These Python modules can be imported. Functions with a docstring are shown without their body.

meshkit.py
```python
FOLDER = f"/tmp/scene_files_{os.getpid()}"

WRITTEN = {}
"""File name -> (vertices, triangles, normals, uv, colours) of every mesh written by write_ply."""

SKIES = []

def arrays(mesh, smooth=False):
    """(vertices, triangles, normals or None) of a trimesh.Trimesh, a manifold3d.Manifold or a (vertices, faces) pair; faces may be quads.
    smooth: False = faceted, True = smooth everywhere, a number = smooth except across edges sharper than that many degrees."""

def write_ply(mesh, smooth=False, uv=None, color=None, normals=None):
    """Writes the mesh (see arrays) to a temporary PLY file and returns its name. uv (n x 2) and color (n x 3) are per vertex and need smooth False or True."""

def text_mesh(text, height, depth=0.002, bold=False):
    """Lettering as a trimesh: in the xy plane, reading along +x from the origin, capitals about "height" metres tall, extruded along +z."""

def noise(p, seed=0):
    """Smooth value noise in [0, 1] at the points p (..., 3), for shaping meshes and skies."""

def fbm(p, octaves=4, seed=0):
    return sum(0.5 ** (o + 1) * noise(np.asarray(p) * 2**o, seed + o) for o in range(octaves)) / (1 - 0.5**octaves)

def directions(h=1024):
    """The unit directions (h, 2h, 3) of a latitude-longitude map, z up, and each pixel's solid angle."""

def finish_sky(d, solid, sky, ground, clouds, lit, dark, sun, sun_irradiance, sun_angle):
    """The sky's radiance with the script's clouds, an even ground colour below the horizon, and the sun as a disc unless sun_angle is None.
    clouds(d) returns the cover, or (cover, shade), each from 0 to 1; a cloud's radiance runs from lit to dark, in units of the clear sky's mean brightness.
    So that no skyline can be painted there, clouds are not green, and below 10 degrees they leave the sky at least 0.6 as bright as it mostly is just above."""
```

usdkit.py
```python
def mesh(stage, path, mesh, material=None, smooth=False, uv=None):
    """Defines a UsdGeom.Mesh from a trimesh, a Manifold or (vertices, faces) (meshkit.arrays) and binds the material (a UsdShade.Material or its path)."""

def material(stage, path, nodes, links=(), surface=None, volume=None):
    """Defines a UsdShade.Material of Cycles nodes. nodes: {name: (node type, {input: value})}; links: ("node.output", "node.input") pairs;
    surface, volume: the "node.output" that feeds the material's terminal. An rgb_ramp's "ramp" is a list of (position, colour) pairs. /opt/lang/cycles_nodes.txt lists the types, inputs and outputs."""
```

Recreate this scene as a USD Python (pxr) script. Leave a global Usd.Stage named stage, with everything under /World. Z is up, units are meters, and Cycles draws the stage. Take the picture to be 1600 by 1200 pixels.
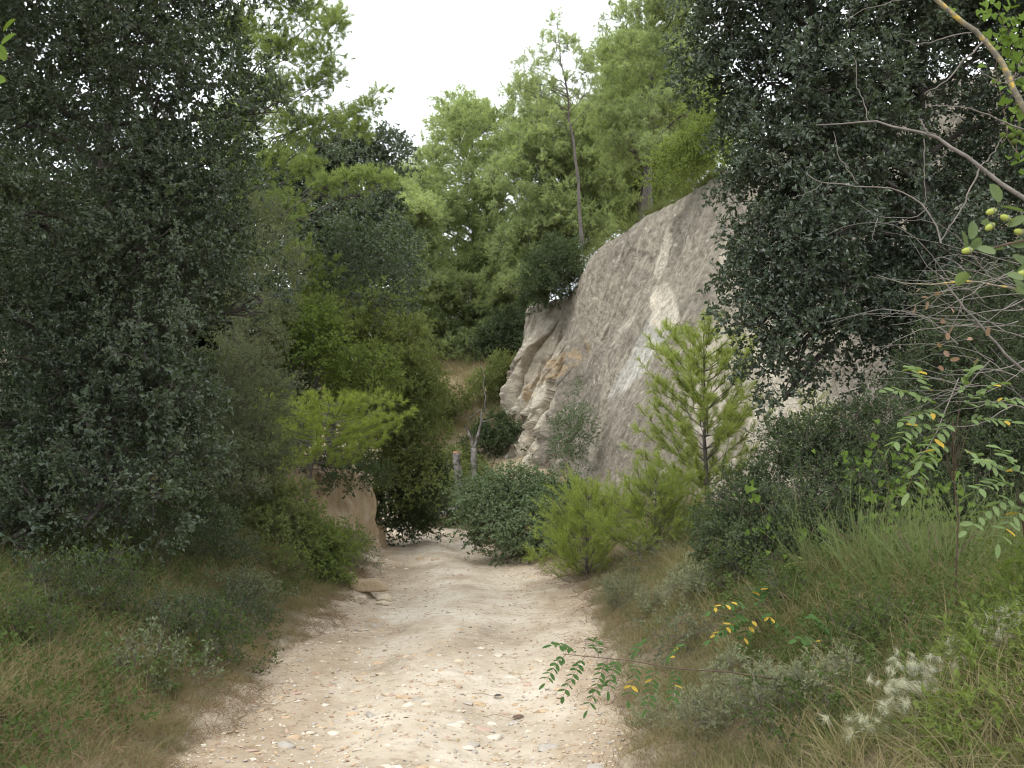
import math, numpy as np, usdkit, meshkit
from pxr import Usd, UsdGeom, UsdLux, UsdShade, Gf, Sdf, Vt
from scipy.spatial import ConvexHull

stage = Usd.Stage.CreateInMemory()
UsdGeom.SetStageUpAxis(stage, "Z")
W = UsdGeom.Xform.Define(stage, "/World")
UsdGeom.Scope.Define(stage, "/World/Looks")

# ------------------------------------------------------------------ camera
FPX, HZ, CZ = 1537.0, 740.0, 1.6
PITCH = math.atan((HZ - 600) / FPX)
cam = UsdGeom.Camera.Define(stage, "/World/camera")
cam.CreateHorizontalApertureAttr(36.0)
cam.CreateVerticalApertureAttr(27.0)
cam.CreateFocalLengthAttr(36.0 * FPX / 1600)
cam.AddTranslateOp().Set(Gf.Vec3d(0, 0, CZ))
cam.AddRotateXOp().Set(90 + math.degrees(PITCH))
cam.CreateFStopAttr(9.0)
cam.CreateFocusDistanceAttr(11.0)
cam.CreateExposureAttr(0.72)

# ------------------------------------------------------------------ sky and sun (bright overcast)
SUN_EL, SUN_ROT = math.radians(52), math.radians(215)     # rotation = atan2(x, y): veiled sun high behind the camera, a little left
sky_mat = usdkit.material(stage, "/World/Looks/sky_look", {
    "sky": ("sky_texture", {"sky_type": "single_scattering", "sun_disc": False, "sun_elevation": SUN_EL, "sun_rotation": SUN_ROT, "altitude": 300.0}),
    "tc": ("texture_coordinate", {}),
    "map": ("mapping", {"scale": (1.0, 1.0, 2.2)}),
    "n": ("noise_texture", {"scale": 2.6, "detail": 6, "roughness": 0.55}),
    "r": ("rgb_ramp", {"ramp": [(0.0, (0.74,) * 3), (0.45, (0.9,) * 3), (0.7, (1, 1, 1))]}),
    "m": ("mix_color", {"b": (13.6, 14.2, 15.0), "use_clamp": False}),
    "bg": ("background_shader", {"strength": 0.1})},
    [("tc.generated", "map.vector"), ("map.vector", "n.vector"), ("n.fac", "r.fac"), ("r.color", "m.fac"), ("sky.color", "m.a"), ("m.result", "bg.color")], surface="bg.background")
dome = UsdLux.DomeLight.Define(stage, "/World/sky")
UsdShade.MaterialBindingAPI.Apply(dome.GetPrim()).Bind(sky_mat)
dome.GetPrim().SetCustomDataByKey("kind", "structure")
sun = UsdLux.DistantLight.Define(stage, "/World/sun")
sun.CreateNormalizeAttr(True)
sun.CreateIntensityAttr(0.4)
sun.CreateAngleAttr(30.0)
sun.CreateColorAttr(Gf.Vec3f(1.0, 0.96, 0.9))
sun.AddRotateZOp().Set(-math.degrees(SUN_ROT))
sun.AddRotateXOp().Set(-(90 - math.degrees(SUN_EL)))

# ------------------------------------------------------------------ helpers
_c, _s = math.cos(PITCH), math.sin(PITCH)
def at(px, py, Y):
    xr, yr = (px - 800) / FPX, (600 - py) / FPX
    d = np.array([xr, _c - yr * _s, _s + yr * _c])
    return d * (Y / d[1]) + np.array([0, 0, CZ])
R = lambda seed: np.random.default_rng(seed)
def nrm(v):
    return v / np.maximum(np.linalg.norm(v, axis=-1, keepdims=True), 1e-9)
used = {}
def free(parent, name):
    k = (parent, name); n = used.get(k, -1) + 1; used[k] = n
    return f"{parent}/{name}" + (f"_{n:03d}" if n else "")
def tag(p, label=None, cat=None, group=None, kind=None):
    p = p.GetPrim() if hasattr(p, "GetPrim") else p
    for k, v in (("label", label), ("category", cat), ("group", group), ("kind", kind)):
        if v: p.SetCustomDataByKey(k, v)
    return p
def thing(name, label=None, cat=None, group=None, kind=None):
    x = UsdGeom.Xform.Define(stage, free("/World", name))
    tag(x, label, cat, group, kind)
    return str(x.GetPath())
def part(parent, name, vf, mat, smooth=False, label=None, kind=None, color=None):
    p = free(parent, name)
    m = usdkit.mesh(stage, p, vf, mat, smooth)
    if color is not None:
        UsdGeom.PrimvarsAPI(m).CreatePrimvar("tint", Sdf.ValueTypeNames.Color3fArray, "vertex").Set(Vt.Vec3fArray.FromNumpy(np.asarray(color, np.float32)))
    tag(m, label, None, None, kind)
    return p
def join(ms):
    vs, fs, n = [], [], 0
    for v, f in ms:
        vs.append(v); fs.append(np.asarray(f) + n); n += len(v)
    return np.vstack(vs), np.vstack(fs)
def quats(D, rng, roll=True):
    """Rotations taking +z to each D, with a random spin; (w, x, y, z)."""
    D = nrm(np.asarray(D, float)); n = len(D)
    w = 1 + D[:, 2]; ax = np.stack([-D[:, 1], D[:, 0], np.zeros(n)], 1)
    q = np.concatenate([w[:, None], ax], 1)
    q[w < 1e-5] = (0, 1, 0, 0)
    q = nrm(q)
    a = rng.integers(0, 4, n) * np.pi / 2 if roll == 4 and roll is not True else rng.uniform(0, 2 * np.pi, n)
    c, s = np.cos(a / 2), np.sin(a / 2)
    return np.stack([q[:, 0] * c - q[:, 3] * s, q[:, 1] * c + q[:, 2] * s, q[:, 2] * c - q[:, 1] * s, q[:, 3] * c + q[:, 0] * s], 1)
def scatter(parent, name, protos, pos, D, scale, rng, roll=True, kind="stuff", label=None, idx=None, cat=None, group=None):
    """One PointInstancer. protos: list of lists of (name, (v, f), material)."""
    path = free(parent, name)
    pi = UsdGeom.PointInstancer.Define(stage, path)
    rel = pi.CreatePrototypesRel()
    for k, pr in enumerate(protos):
        x = UsdGeom.Xform.Define(stage, f"{path}/sprig_{k:03d}")
        for nm, vf, mat, sm in pr:
            usdkit.mesh(stage, f"{path}/sprig_{k:03d}/{nm}", vf, mat, sm)
        rel.AddTarget(x.GetPath())
    n = len(pos)
    q = quats(D, rng, roll)
    pi.CreatePositionsAttr(Vt.Vec3fArray.FromNumpy(np.asarray(pos, np.float32)))
    pi.CreateOrientationsAttr(Vt.QuathArray([Gf.Quath(*map(float, a)) for a in q]))
    sc = np.asarray(scale, np.float32)
    if sc.ndim == 1: sc = np.repeat(sc[:, None], 3, 1)
    pi.CreateScalesAttr(Vt.Vec3fArray.FromNumpy(sc))
    pi.CreateProtoIndicesAttr(Vt.IntArray.FromNumpy((rng.integers(0, len(protos), n) if idx is None else idx).astype(np.int32)))
    tag(pi, label, cat, group, kind)
    return path
def bake(protos, pos, D, scale, rng, roll=True):
    """The prototypes' copies joined: {part name: ((v, f), material)}."""
    pos = np.asarray(pos, float); n = len(pos); q = quats(D, rng, roll); sc = np.broadcast_to(np.asarray(scale, float), (n,)); idx = rng.integers(0, len(protos), n)
    w, x, y, z = q.T
    Rm = np.stack([np.stack([1 - 2 * (y * y + z * z), 2 * (x * y - w * z), 2 * (x * z + w * y)], -1), np.stack([2 * (x * y + w * z), 1 - 2 * (x * x + z * z), 2 * (y * z - w * x)], -1), np.stack([2 * (x * z - w * y), 2 * (y * z + w * x), 1 - 2 * (x * x + y * y)], -1)], 1)
    Rm = Rm * sc[:, None, None]; out = {}
    for k, pr in enumerate(protos):
        sel = idx == k
        if not sel.any(): continue
        for nm, (v, f), mat, _ in pr:
            vv_ = (np.einsum("nij,vj->nvi", Rm[sel], v) + pos[sel][:, None]).reshape(-1, 3)
            ff_ = (np.asarray(f)[None] + len(v) * np.arange(sel.sum())[:, None, None]).reshape(-1, 3)
            out.setdefault(nm, ([], mat))[0].append((vv_, ff_))
    return {nm: (join(ms), mat) for nm, (ms, mat) in out.items()}
def baked(parent, name, protos, pos, D, scale, rng, label=None):
    for nm, (vf, mat) in bake(protos, pos, D, scale, rng).items():
        part(parent, "fine_twigs" if nm == "stalk" else name, vf, mat, kind="stuff", label=label)
def tube(P, r, k=6, close=True):
    P = np.asarray(P, float); n = len(P); r = np.broadcast_to(np.asarray(r, float), (n,))
    T = nrm(np.gradient(P, axis=0))
    ref = np.array([0.31, 0.52, 0.79]) if abs(T[0] @ [0.31, 0.52, 0.79]) < 0.9 else np.array([1.0, 0, 0])
    A = nrm(np.cross(T, ref)); B = np.cross(T, A)
    a = np.arange(k) / k * 2 * np.pi
    v = (P[:, None] + r[:, None, None] * (np.cos(a)[None, :, None] * A[:, None] + np.sin(a)[None, :, None] * B[:, None])).reshape(-1, 3)
    i, j = np.meshgrid(np.arange(n - 1), np.arange(k), indexing="ij"); j2 = (j + 1) % k
    q = np.stack([i * k + j, i * k + j2, (i + 1) * k + j2, (i + 1) * k + j], -1).reshape(-1, 4)
    f = np.vstack([q[:, [0, 1, 2]], q[:, [0, 2, 3]]])
    if close:
        e = (n - 1) * k
        f = np.vstack([f, [[e, e + m, e + m + 1] for m in range(1, k - 1)], [[0, m + 1, m] for m in range(1, k - 1)]])
    return v, f
def curve(a, b, rng, n=7, wob=0.08, sag=0.0):
    a, b = np.asarray(a, float), np.asarray(b, float); L = np.linalg.norm(b - a)
    t = np.linspace(0, 1, n)[:, None]
    w = np.cumsum(rng.normal(0, 1, (n, 3)), 0); w -= w[:1] + (w[-1:] - w[:1]) * t
    P = a + (b - a) * t + w * wob * L / math.sqrt(n)
    P[:, 2] += (4 * t * (1 - t))[:, 0] * sag * L
    return P
def leaves(P, D, N, l, w, fold=0.25, wide=0.45):
    """Leaves of four vertices folded along the midrib; l, w per leaf."""
    P, D, N = np.asarray(P, float), nrm(np.asarray(D, float)), np.asarray(N, float)
    n = len(P); l = np.broadcast_to(l, (n,))[:, None]; w = np.broadcast_to(w, (n,))[:, None] * 1.12
    S = nrm(np.cross(D, N)); U = np.cross(S, D)
    v = np.stack([P, P + D * l * wide + S * w / 2 + U * w * fold, P + D * l - U * l * 0.1, P + D * l * wide - S * w / 2 + U * w * fold], 1).reshape(-1, 3)
    f = (np.array([[0, 1, 2], [0, 2, 3]])[None] + 4 * np.arange(n)[:, None, None]).reshape(-1, 3)
    return v, f
def ribbon(P, r):
    P = np.asarray(P, float); n = len(P); T = nrm(np.gradient(P, axis=0)); A = nrm(np.cross(T, [.31, .52, .79])) * np.broadcast_to(np.asarray(r, float), (n,))[:, None]
    v = np.stack([P - A, P + A], 1).reshape(-1, 3); k = np.arange(n - 1)[:, None] * 2
    return v, np.vstack([k + [0, 1, 3], k + [0, 3, 2]])
def needles(P, D, l, w, rng):
    P, D = np.asarray(P, float), nrm(np.asarray(D, float)); n = len(P)
    l = np.broadcast_to(l, (n,))[:, None]
    S = nrm(np.cross(D, rng.normal(0, 1, (n, 3)))) * w / 2
    v = np.stack([P - S, P + S, P + D * l], 1).reshape(-1, 3)
    return v, np.arange(3 * n).reshape(-1, 3)
def sph(n, rng):
    return nrm(rng.normal(0, 1, (n, 3)))
def blade(P, D, L, w, bend, rng, seg=2):
    """Grass blades bending over: strips tapered to a point."""
    n = len(P); D = nrm(D); side = nrm(np.cross(D, rng.normal(0, 1, (n, 3)))); out = nrm(D * [1, 1, 0] + rng.normal(0, .35, (n, 3)) * [1, 1, 0])
    L, bend = np.broadcast_to(L, (n,))[:, None], np.broadcast_to(bend, (n,))[:, None]
    vs = []
    for s in range(seg + 1):
        t = s / seg
        C = P + D * L * t * (1 - .25 * bend * t) + (out * .8 - np.array([0, 0, .55])) * L * bend * t * t
        ww = w * (1 - t) ** .7
        vs += [C - side * ww / 2, C + side * ww / 2] if s < seg else [C]
    v = np.stack(vs, 1).reshape(-1, 3); m = 2 * seg + 1; f = []
    for s in range(seg - 1): f += [[2 * s, 2 * s + 1, 2 * s + 3], [2 * s, 2 * s + 3, 2 * s + 2]]
    f += [[2 * seg - 2, 2 * seg - 1, 2 * seg]]
    return v, (np.array(f)[None] + m * np.arange(n)[:, None, None]).reshape(-1, 3)

# ------------------------------------------------------------------ materials
def leaf_mat(name, a, b, c=None, rough=0.5, trans=0.3, spec=0.2, scale=0.6):
    """Leaf colour between a and b, varying per leaf, per sprig and in broad patches of the plant; c: a rare odd leaf colour."""
    c = c or b
    nodes = {"o": ("object_info", {}), "g": ("geometry", {}),
        "n": ("noise_texture", {"scale": scale, "detail": 1}),
        "x": ("math", {"math_type": "multiply_add", "value2": 0.42, "value3": -0.08}),
        "y": ("math", {"math_type": "multiply_add", "value2": 0.28}),
        "z": ("math", {"math_type": "multiply_add", "value2": 0.45}),
        "r": ("rgb_ramp", {"ramp": [(0.15, a), (0.8, b), (0.93, b), (1.0, c)]}),
        "p": ("diffuse_bsdf", {}), "gl": ("glossy_bsdf", {"roughness": rough, "color": (1, 1, 1), "distribution": "ggx"}), "gm": ("mix_closure", {"fac": spec * .17}),
        "tm": ("mix_color", {"blend_type": "multiply", "fac": 1.0, "b": (1.15, 1.2, 0.5), "use_clamp": False}),
        "t": ("translucent_bsdf", {}), "s": ("mix_closure", {"fac": trans})}
    return usdkit.material(stage, f"/World/Looks/{name}", nodes, [("g.random_per_island", "x.value1"), ("o.random", "y.value1"), ("x.value", "y.value3"), ("g.position", "n.vector"), ("n.fac", "z.value1"), ("y.value", "z.value3"),
         ("z.value", "r.fac"), ("r.color", "p.color"), ("r.color", "tm.a"), ("tm.result", "t.color"), ("t.BSDF", "s.closure2")] + ([("p.BSDF", "gm.closure1"), ("gl.BSDF", "gm.closure2"), ("gm.closure", "s.closure1")] if spec > .22 else [("p.BSDF", "s.closure1")]), surface="s.closure")
def solid(name, stops, scale=4.0, rough=0.85, bump=0.3, dist=0.02, detail=6, stretch=(1, 1, 1), bscale=None):
    return usdkit.material(stage, f"/World/Looks/{name}", {
        "g": ("geometry", {}), "m": ("mapping", {"scale": stretch}),
        "n": ("noise_texture", {"scale": scale, "detail": detail, "roughness": 0.65}),
        "n2": ("noise_texture", {"scale": bscale or scale * 5, "detail": 5, "roughness": 0.7}),
        "r": ("rgb_ramp", {"ramp": stops}), "b": ("bump", {"strength": bump, "distance": dist}),
        "p": ("principled_bsdf", {"roughness": rough, "specular_ior_level": 0.2})},
        [("g.position", "m.vector"), ("m.vector", "n.vector"), ("m.vector", "n2.vector"), ("n.fac", "r.fac"), ("n2.fac", "b.height"), ("b.normal", "p.normal"), ("r.color", "p.base_color")], surface="p.BSDF")
M = {}
M["oak"] = leaf_mat("holm_oak_leaf", (.036, .054, .026), (.105, .132, .070), (.16, .16, .08), rough=.45, trans=.2, spec=.34)
M["oak2"] = leaf_mat("holm_oak_leaf_bluish", (.034, .050, .028), (.098, .125, .074), (.16, .16, .08), rough=.45, trans=.2, spec=.36)
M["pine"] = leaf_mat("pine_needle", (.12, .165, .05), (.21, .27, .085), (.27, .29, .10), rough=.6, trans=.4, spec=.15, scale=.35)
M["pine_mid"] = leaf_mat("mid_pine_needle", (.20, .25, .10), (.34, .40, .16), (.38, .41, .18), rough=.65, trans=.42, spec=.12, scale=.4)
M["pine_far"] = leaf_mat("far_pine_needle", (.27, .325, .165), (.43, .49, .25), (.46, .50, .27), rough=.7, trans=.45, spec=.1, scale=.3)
M["pine_young"] = leaf_mat("young_pine_needle", (.215, .265, .068), (.345, .405, .118), (.40, .43, .15), rough=.6, trans=.42, spec=.15, scale=1.2)
M["pine_light"] = leaf_mat("pale_young_pine_needle", (.28, .33, .105), (.44, .49, .185), (.47, .5, .22), rough=.6, trans=.42, spec=.15, scale=1.2)
M["shrub"] = leaf_mat("olive_shrub_leaf", (.145, .172, .068), (.26, .29, .12), (.33, .31, .13), trans=.36, spec=.2)
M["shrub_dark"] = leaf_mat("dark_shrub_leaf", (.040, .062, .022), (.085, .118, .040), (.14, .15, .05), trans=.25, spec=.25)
M["shrub_bright"] = leaf_mat("bright_shrub_leaf", (.145, .185, .058), (.245, .295, .10), (.32, .32, .12), trans=.4, spec=.2)
M["shrub_grey"] = leaf_mat("grey_shrub_leaf", (.125, .142, .085), (.215, .232, .145), (.24, .22, .13), trans=.25, spec=.2)
M["herb"] = leaf_mat("verge_herb_leaf", (.055, .080, .028), (.115, .15, .052), (.2, .17, .08), trans=.3, scale=1.0)
M["autumn"] = leaf_mat("autumn_tinted_leaf", (.09, .13, .035), (.17, .20, .055), (.45, .18, .06), trans=.35, scale=1.5)
M["bramble"] = leaf_mat("bramble_leaf", (.085, .125, .058), (.165, .21, .11), (.22, .18, .08), rough=.55, trans=.25, spec=.25)
M["ivy"] = leaf_mat("ivy_leaf", (.08, .125, .026), (.15, .205, .05), (.22, .24, .07), rough=.6, trans=.25)
M["silver"] = leaf_mat("silvery_leaf", (.17, .185, .105), (.285, .30, .185), (.33, .32, .2), rough=.8, trans=.15)
M["broom"] = leaf_mat("broom_stem_leaf", (.098, .125, .052), (.19, .222, .10), (.25, .26, .12), trans=.25)
M["grass"] = leaf_mat("green_grass_blade", (.095, .108, .045), (.19, .20, .092), (.33, .29, .17), trans=.35, spec=.15, scale=.8)
M["dry"] = leaf_mat("dry_grass_blade", (.20, .165, .09), (.36, .31, .19), (.42, .38, .26), rough=.7, trans=.25, scale=.8)
M["reddry"] = leaf_mat("reddish_dry_litter", (.13, .085, .055), (.25, .17, .115), (.3, .22, .15), rough=.8, trans=.1)
M["clematis"] = leaf_mat("clematis_leaf", (.10, .135, .036), (.19, .225, .07), (.40, .36, .12), trans=.35, spec=.2, scale=2.5)
M["fluff"] = leaf_mat("seed_fluff", (.45, .44, .38), (.64, .62, .55), rough=.9, trans=.4)
M["robinia"] = leaf_mat("robinia_leaflet", (.055, .105, .035), (.10, .165, .055), trans=.3)
M["robinia_grey"] = leaf_mat("robinia_leaflet_pale", (.13, .18, .075), (.21, .27, .13), trans=.3)
M["yellow"] = leaf_mat("yellowed_leaflet", (.40, .28, .05), (.50, .37, .09), (.46, .28, .12), trans=.35)
M["acorn_leaf"] = leaf_mat("oak_twig_leaf", (.10, .135, .065), (.17, .205, .11), (.26, .25, .1), rough=.5, trans=.3)
M["bark"] = solid("oak_bark", [(.3, (.05, .043, .036)), (.7, (.11, .095, .08))], 6, stretch=(1, 1, .3), bump=.8)
M["pine_bark"] = solid("pine_bark", [(.3, (.07, .06, .053)), (.7, (.15, .132, .118))], 9, stretch=(1, 1, .3), bump=.8)
M["pale_twig"] = solid("pale_bare_twig", [(.3, (.105, .092, .08)), (.7, (.205, .182, .158))], 20, bump=.3, dist=.004)
M["brown_twig"] = solid("brown_stem", [(.3, (.075, .052, .036)), (.7, (.14, .095, .068))], 20, bump=.3, dist=.004)
M["lichen"] = solid("lichened_branch", [(.42, (.14, .125, .10)), (.55, (.22, .19, .12)), (.66, (.50, .34, .06))], 14, bump=.4, dist=.006)
M["birch"] = solid("pale_dead_bark", [(.40, (.05, .046, .042)), (.52, (.13, .12, .108)), (.7, (.24, .225, .20))], 5, bump=.5)
M["cut"] = solid("cut_wood", [(.3, (.24, .13, .08)), (.7, (.34, .2, .12))], 12)

# ------------------------------------------------------------------ terrain
_Y = np.array([0, 5.35, 6.83, 9.46, 11.7, 15.4, 18.9, 22.4, 24.5, 27, 30, 34, 40])
_L = np.array([-1.6, -1.68, -1.78, -1.95, -1.95, -2.08, -2.62, -3.05, -3.25, -3.9, -5.4, -8.5, -14])
_Rr = np.array([.50, .52, .62, .70, .78, .44, -.18, -.84, -1.15, -1.6, -2.8, -5.6, -11])
def edges(y):
    return np.interp(y, _Y, _L), np.interp(y, _Y, _Rr)
sm = lambda a, b, x: (lambda t: t * t * (3 - 2 * t))(np.clip((x - a) / (b - a), 0, 1))
def hill(x, y):
    e = np.clip(y - 25.5 + .15 * x, 0, None)
    return 14 * (1 - np.exp(-0.44 * np.where(e < 3, e * e / 6, e - 1.5) / 14))
def zpath(x, y):
    p = np.stack([x, y, 0 * x], -1)
    l, r = edges(y); u = (x - l) / (r - l)
    rut = -.045 * np.exp(-((u - .27) / .1) ** 2) - .05 * np.exp(-((u - .74) / .1) ** 2) + .03 * np.exp(-((u - .5) / .12) ** 2)
    return .05 * (meshkit.fbm(p * .45, 2, 5) - .5) + .018 * (meshkit.fbm(p * [5, 5, 1], 4, 8) - .5) + .018 * (meshkit.fbm(p * 22, 3, 9) - .5) + rut + .03 * sm(.8, 1.02, u) + .5 * hill(x, y) + .06
def zg(x, y):
    x, y = np.asarray(x, float), np.asarray(y, float)
    p = np.stack([x, y, 0 * x], -1)
    l, r = edges(y)
    w = .55 * (meshkit.fbm(p * 1.1, 3, 2) - .5) + .3 * (meshkit.fbm(p * 5, 2, 3) - .5)
    dl, dr = l - x + w, x - r + w
    left = (0.62 + .33 * sm(9, 13, y)) * sm(-.25, 2.3, dl) + (.06 + .07 * sm(9, 13, y)) * np.clip(dl - .5, 0, 12)
    right = 0.62 * sm(-.25, 2.1, dr) + .11 * np.clip(dr - .5, 0, 12)
    return np.where(np.minimum(dl, dr) > -99, left + right, 0) - .12 * (1 - sm(-.35, -.05, np.maximum(dl, dr))) + hill(x, y) * (.5 + .5 * sm(0, 1.5, np.maximum(dl, dr))) + .12 * (meshkit.fbm(p * 1.7, 4, 4) - .5) + .1 * sm(-.2, .15, np.maximum(dl, dr))
def G(x, y): return float(zg(np.array([x]), np.array([y]))[0])
def on(px, Y, dz=0.0):
    x = (px - 800) / FPX * Y * 1.004
    return np.array([x, Y, G(x, Y) + dz])
def grid(X, Y, Z):
    n, m = X.shape
    i = np.arange(n * m).reshape(n, m)
    f = np.vstack([np.stack([i[:-1, :-1], i[:-1, 1:], i[1:, 1:]], -1).reshape(-1, 3), np.stack([i[:-1, :-1], i[1:, 1:], i[1:, :-1]], -1).reshape(-1, 3)])
    return np.stack([X, Y, Z], -1).reshape(-1, 3), f
M["soil"] = solid("verge_soil", [(.3, (.075, .058, .036)), (.5, (.125, .098, .062)), (.7, (.21, .17, .115))], 2.2, bump=.8, dist=.03)
gx = np.concatenate([-np.geomspace(220, 7, 26), np.arange(-6.8, 8, .1), np.geomspace(8.2, 220, 26)])
gy = np.concatenate([-np.geomspace(160, 1, 14), np.arange(0, 31, .12), np.geomspace(31.2, 420, 40)])
X, Y = np.meshgrid(gx, gy)
l, r = edges(Y); dd = np.maximum(l - X, X - r) + .5 * (meshkit.fbm(np.stack([X, Y, 0 * X], -1) * 2.2, 4, 12) - .5)
ts = (1 - sm(-.1, .55, dd))[..., None] * (Y < 32)[..., None]
tint = (np.array([.36, .30, .225]) * ts + (np.array([.115, .09, .057]) + np.array([.19, .165, .115]) * sm(26, 29, Y)[..., None] * sm(60, 45, Y)[..., None] * sm(-9, -5, X)[..., None]) * (1 - ts)).reshape(-1, 3)
M["soil"] = usdkit.material(stage, "/World/Looks/verge_earth", {
    "a": ("attribute", {"attribute": "tint"}), "g": ("geometry", {}), "n": ("noise_texture", {"scale": 6, "detail": 8, "roughness": .75}),
    "r": ("rgb_ramp", {"ramp": [(.3, (.5, .46, .42)), (.5, (1, 1, 1)), (.72, (1.5, 1.48, 1.42))]}), "m": ("mix_color", {"blend_type": "multiply", "fac": 1.0, "use_clamp": False}),
    "b": ("bump", {"strength": .9, "distance": .03}), "p": ("principled_bsdf", {"roughness": .95, "specular_ior_level": .1})},
    [("g.position", "n.vector"), ("n.fac", "r.fac"), ("a.color", "m.a"), ("r.color", "m.b"), ("m.result", "p.base_color"), ("n.fac", "b.height"), ("b.normal", "p.normal")], surface="p.BSDF")
g = part("/World", "ground", grid(X, Y, zg(X, Y)), M["soil"], True, color=tint)
tag(stage.GetPrimAtPath(g), kind="structure")

M["sand"] = usdkit.material(stage, "/World/Looks/sandy_track", {
    "g": ("geometry", {}), "st": ("mapping", {"scale": (1.3, .8, 1)}),
    "n": ("noise_texture", {"scale": 1.1, "detail": 5, "roughness": .6}),
    "n3": ("noise_texture", {"scale": 9, "detail": 8, "roughness": .75}),
    "v": ("voronoi_texture", {"scale": 34, "randomness": 1}), "v2": ("voronoi_texture", {"scale": 85, "randomness": 1}),
    "sv": ("separate_color", {}), "pk": ("math", {"math_type": "greater_than", "value2": .82}),
    "near": ("math", {"math_type": "less_than", "value2": .33}), "both": ("math", {"math_type": "multiply"}),
    "pr": ("rgb_ramp", {"ramp": [(0, (.62, .57, .48)), (.35, (.50, .36, .22)), (.6, (.40, .27, .2)), (.8, (.34, .31, .27)), (1, (.66, .6, .5))]}),
    "r": ("rgb_ramp", {"ramp": [(.3, (.33, .275, .205)), (.48, (.45, .385, .295)), (.68, (.54, .485, .40))]}),
    "r3": ("rgb_ramp", {"ramp": [(.32, (.62, .57, .50)), (.47, (.95, .94, .92)), (.6, (1, 1, 1)), (.74, (1.12, 1.11, 1.08))]}),
    "mu": ("mix_color", {"blend_type": "multiply", "fac": 1.0, "use_clamp": False}), "mp": ("mix_color", {}),
    "at": ("attribute", {"attribute": "tint"}), "mt": ("mix_color", {"blend_type": "multiply", "fac": 1.0}),
    "ad": ("math", {"math_type": "multiply_add", "value2": .5}),
    "b": ("bump", {"strength": 1.0, "distance": .025}), "p": ("principled_bsdf", {"roughness": .92, "specular_ior_level": .15})},
    [("g.position", "st.vector"), ("st.vector", "n.vector"), ("g.position", "n3.vector"), ("g.position", "v.vector"), ("g.position", "v2.vector"), ("v.color", "sv.color"), ("sv.r", "pk.value1"), ("v.distance", "near.value1"),
     ("pk.value", "both.value1"), ("near.value", "both.value2"), ("sv.g", "pr.fac"), ("n.fac", "r.fac"), ("n3.fac", "r3.fac"), ("r.color", "mt.a"), ("at.color", "mt.b"), ("mt.result", "mu.a"), ("r3.color", "mu.b"), ("mu.result", "mp.a"), ("pr.color", "mp.b"), ("both.value", "mp.fac"),
     ("mp.result", "p.base_color"), ("n3.fac", "ad.value1"), ("both.value", "ad.value3"), ("ad.value", "b.height"), ("b.normal", "p.normal")], surface="p.BSDF")
path = thing("path", kind="structure")
py_ = np.concatenate([np.arange(1.5, 14, .04), np.arange(14, 34, .09)]); u = np.linspace(-.14, 1.14, 68)
l, r = edges(py_)
X = l[:, None] + (r - l)[:, None] * u; Y = np.repeat(py_[:, None], len(u), 1)
un = np.tile(u, (len(py_), 1)); P3 = np.stack([X, Y, 0 * X], -1)
mg = np.clip(sm(.42, .05, un + .35 * (meshkit.fbm(P3 * [1.5, .6, 1], 3, 14) - .5)) + .7 * sm(.80, 1.0, un + .3 * (meshkit.fbm(P3 * 1.3, 3, 15) - .5)) + .5 * sm(.5, .7, meshkit.fbm(P3 * [2.0, .6, 1], 4, 16)), 0, 1)
tc = np.array([1.0, 1.0, 1.0]) * (1 - mg[..., None]) + np.array([.74, .69, .63]) * mg[..., None]
part(path, "sandy_surface", grid(X, Y, zpath(X, Y)), M["sand"], True, color=tc.reshape(-1, 3))

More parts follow.
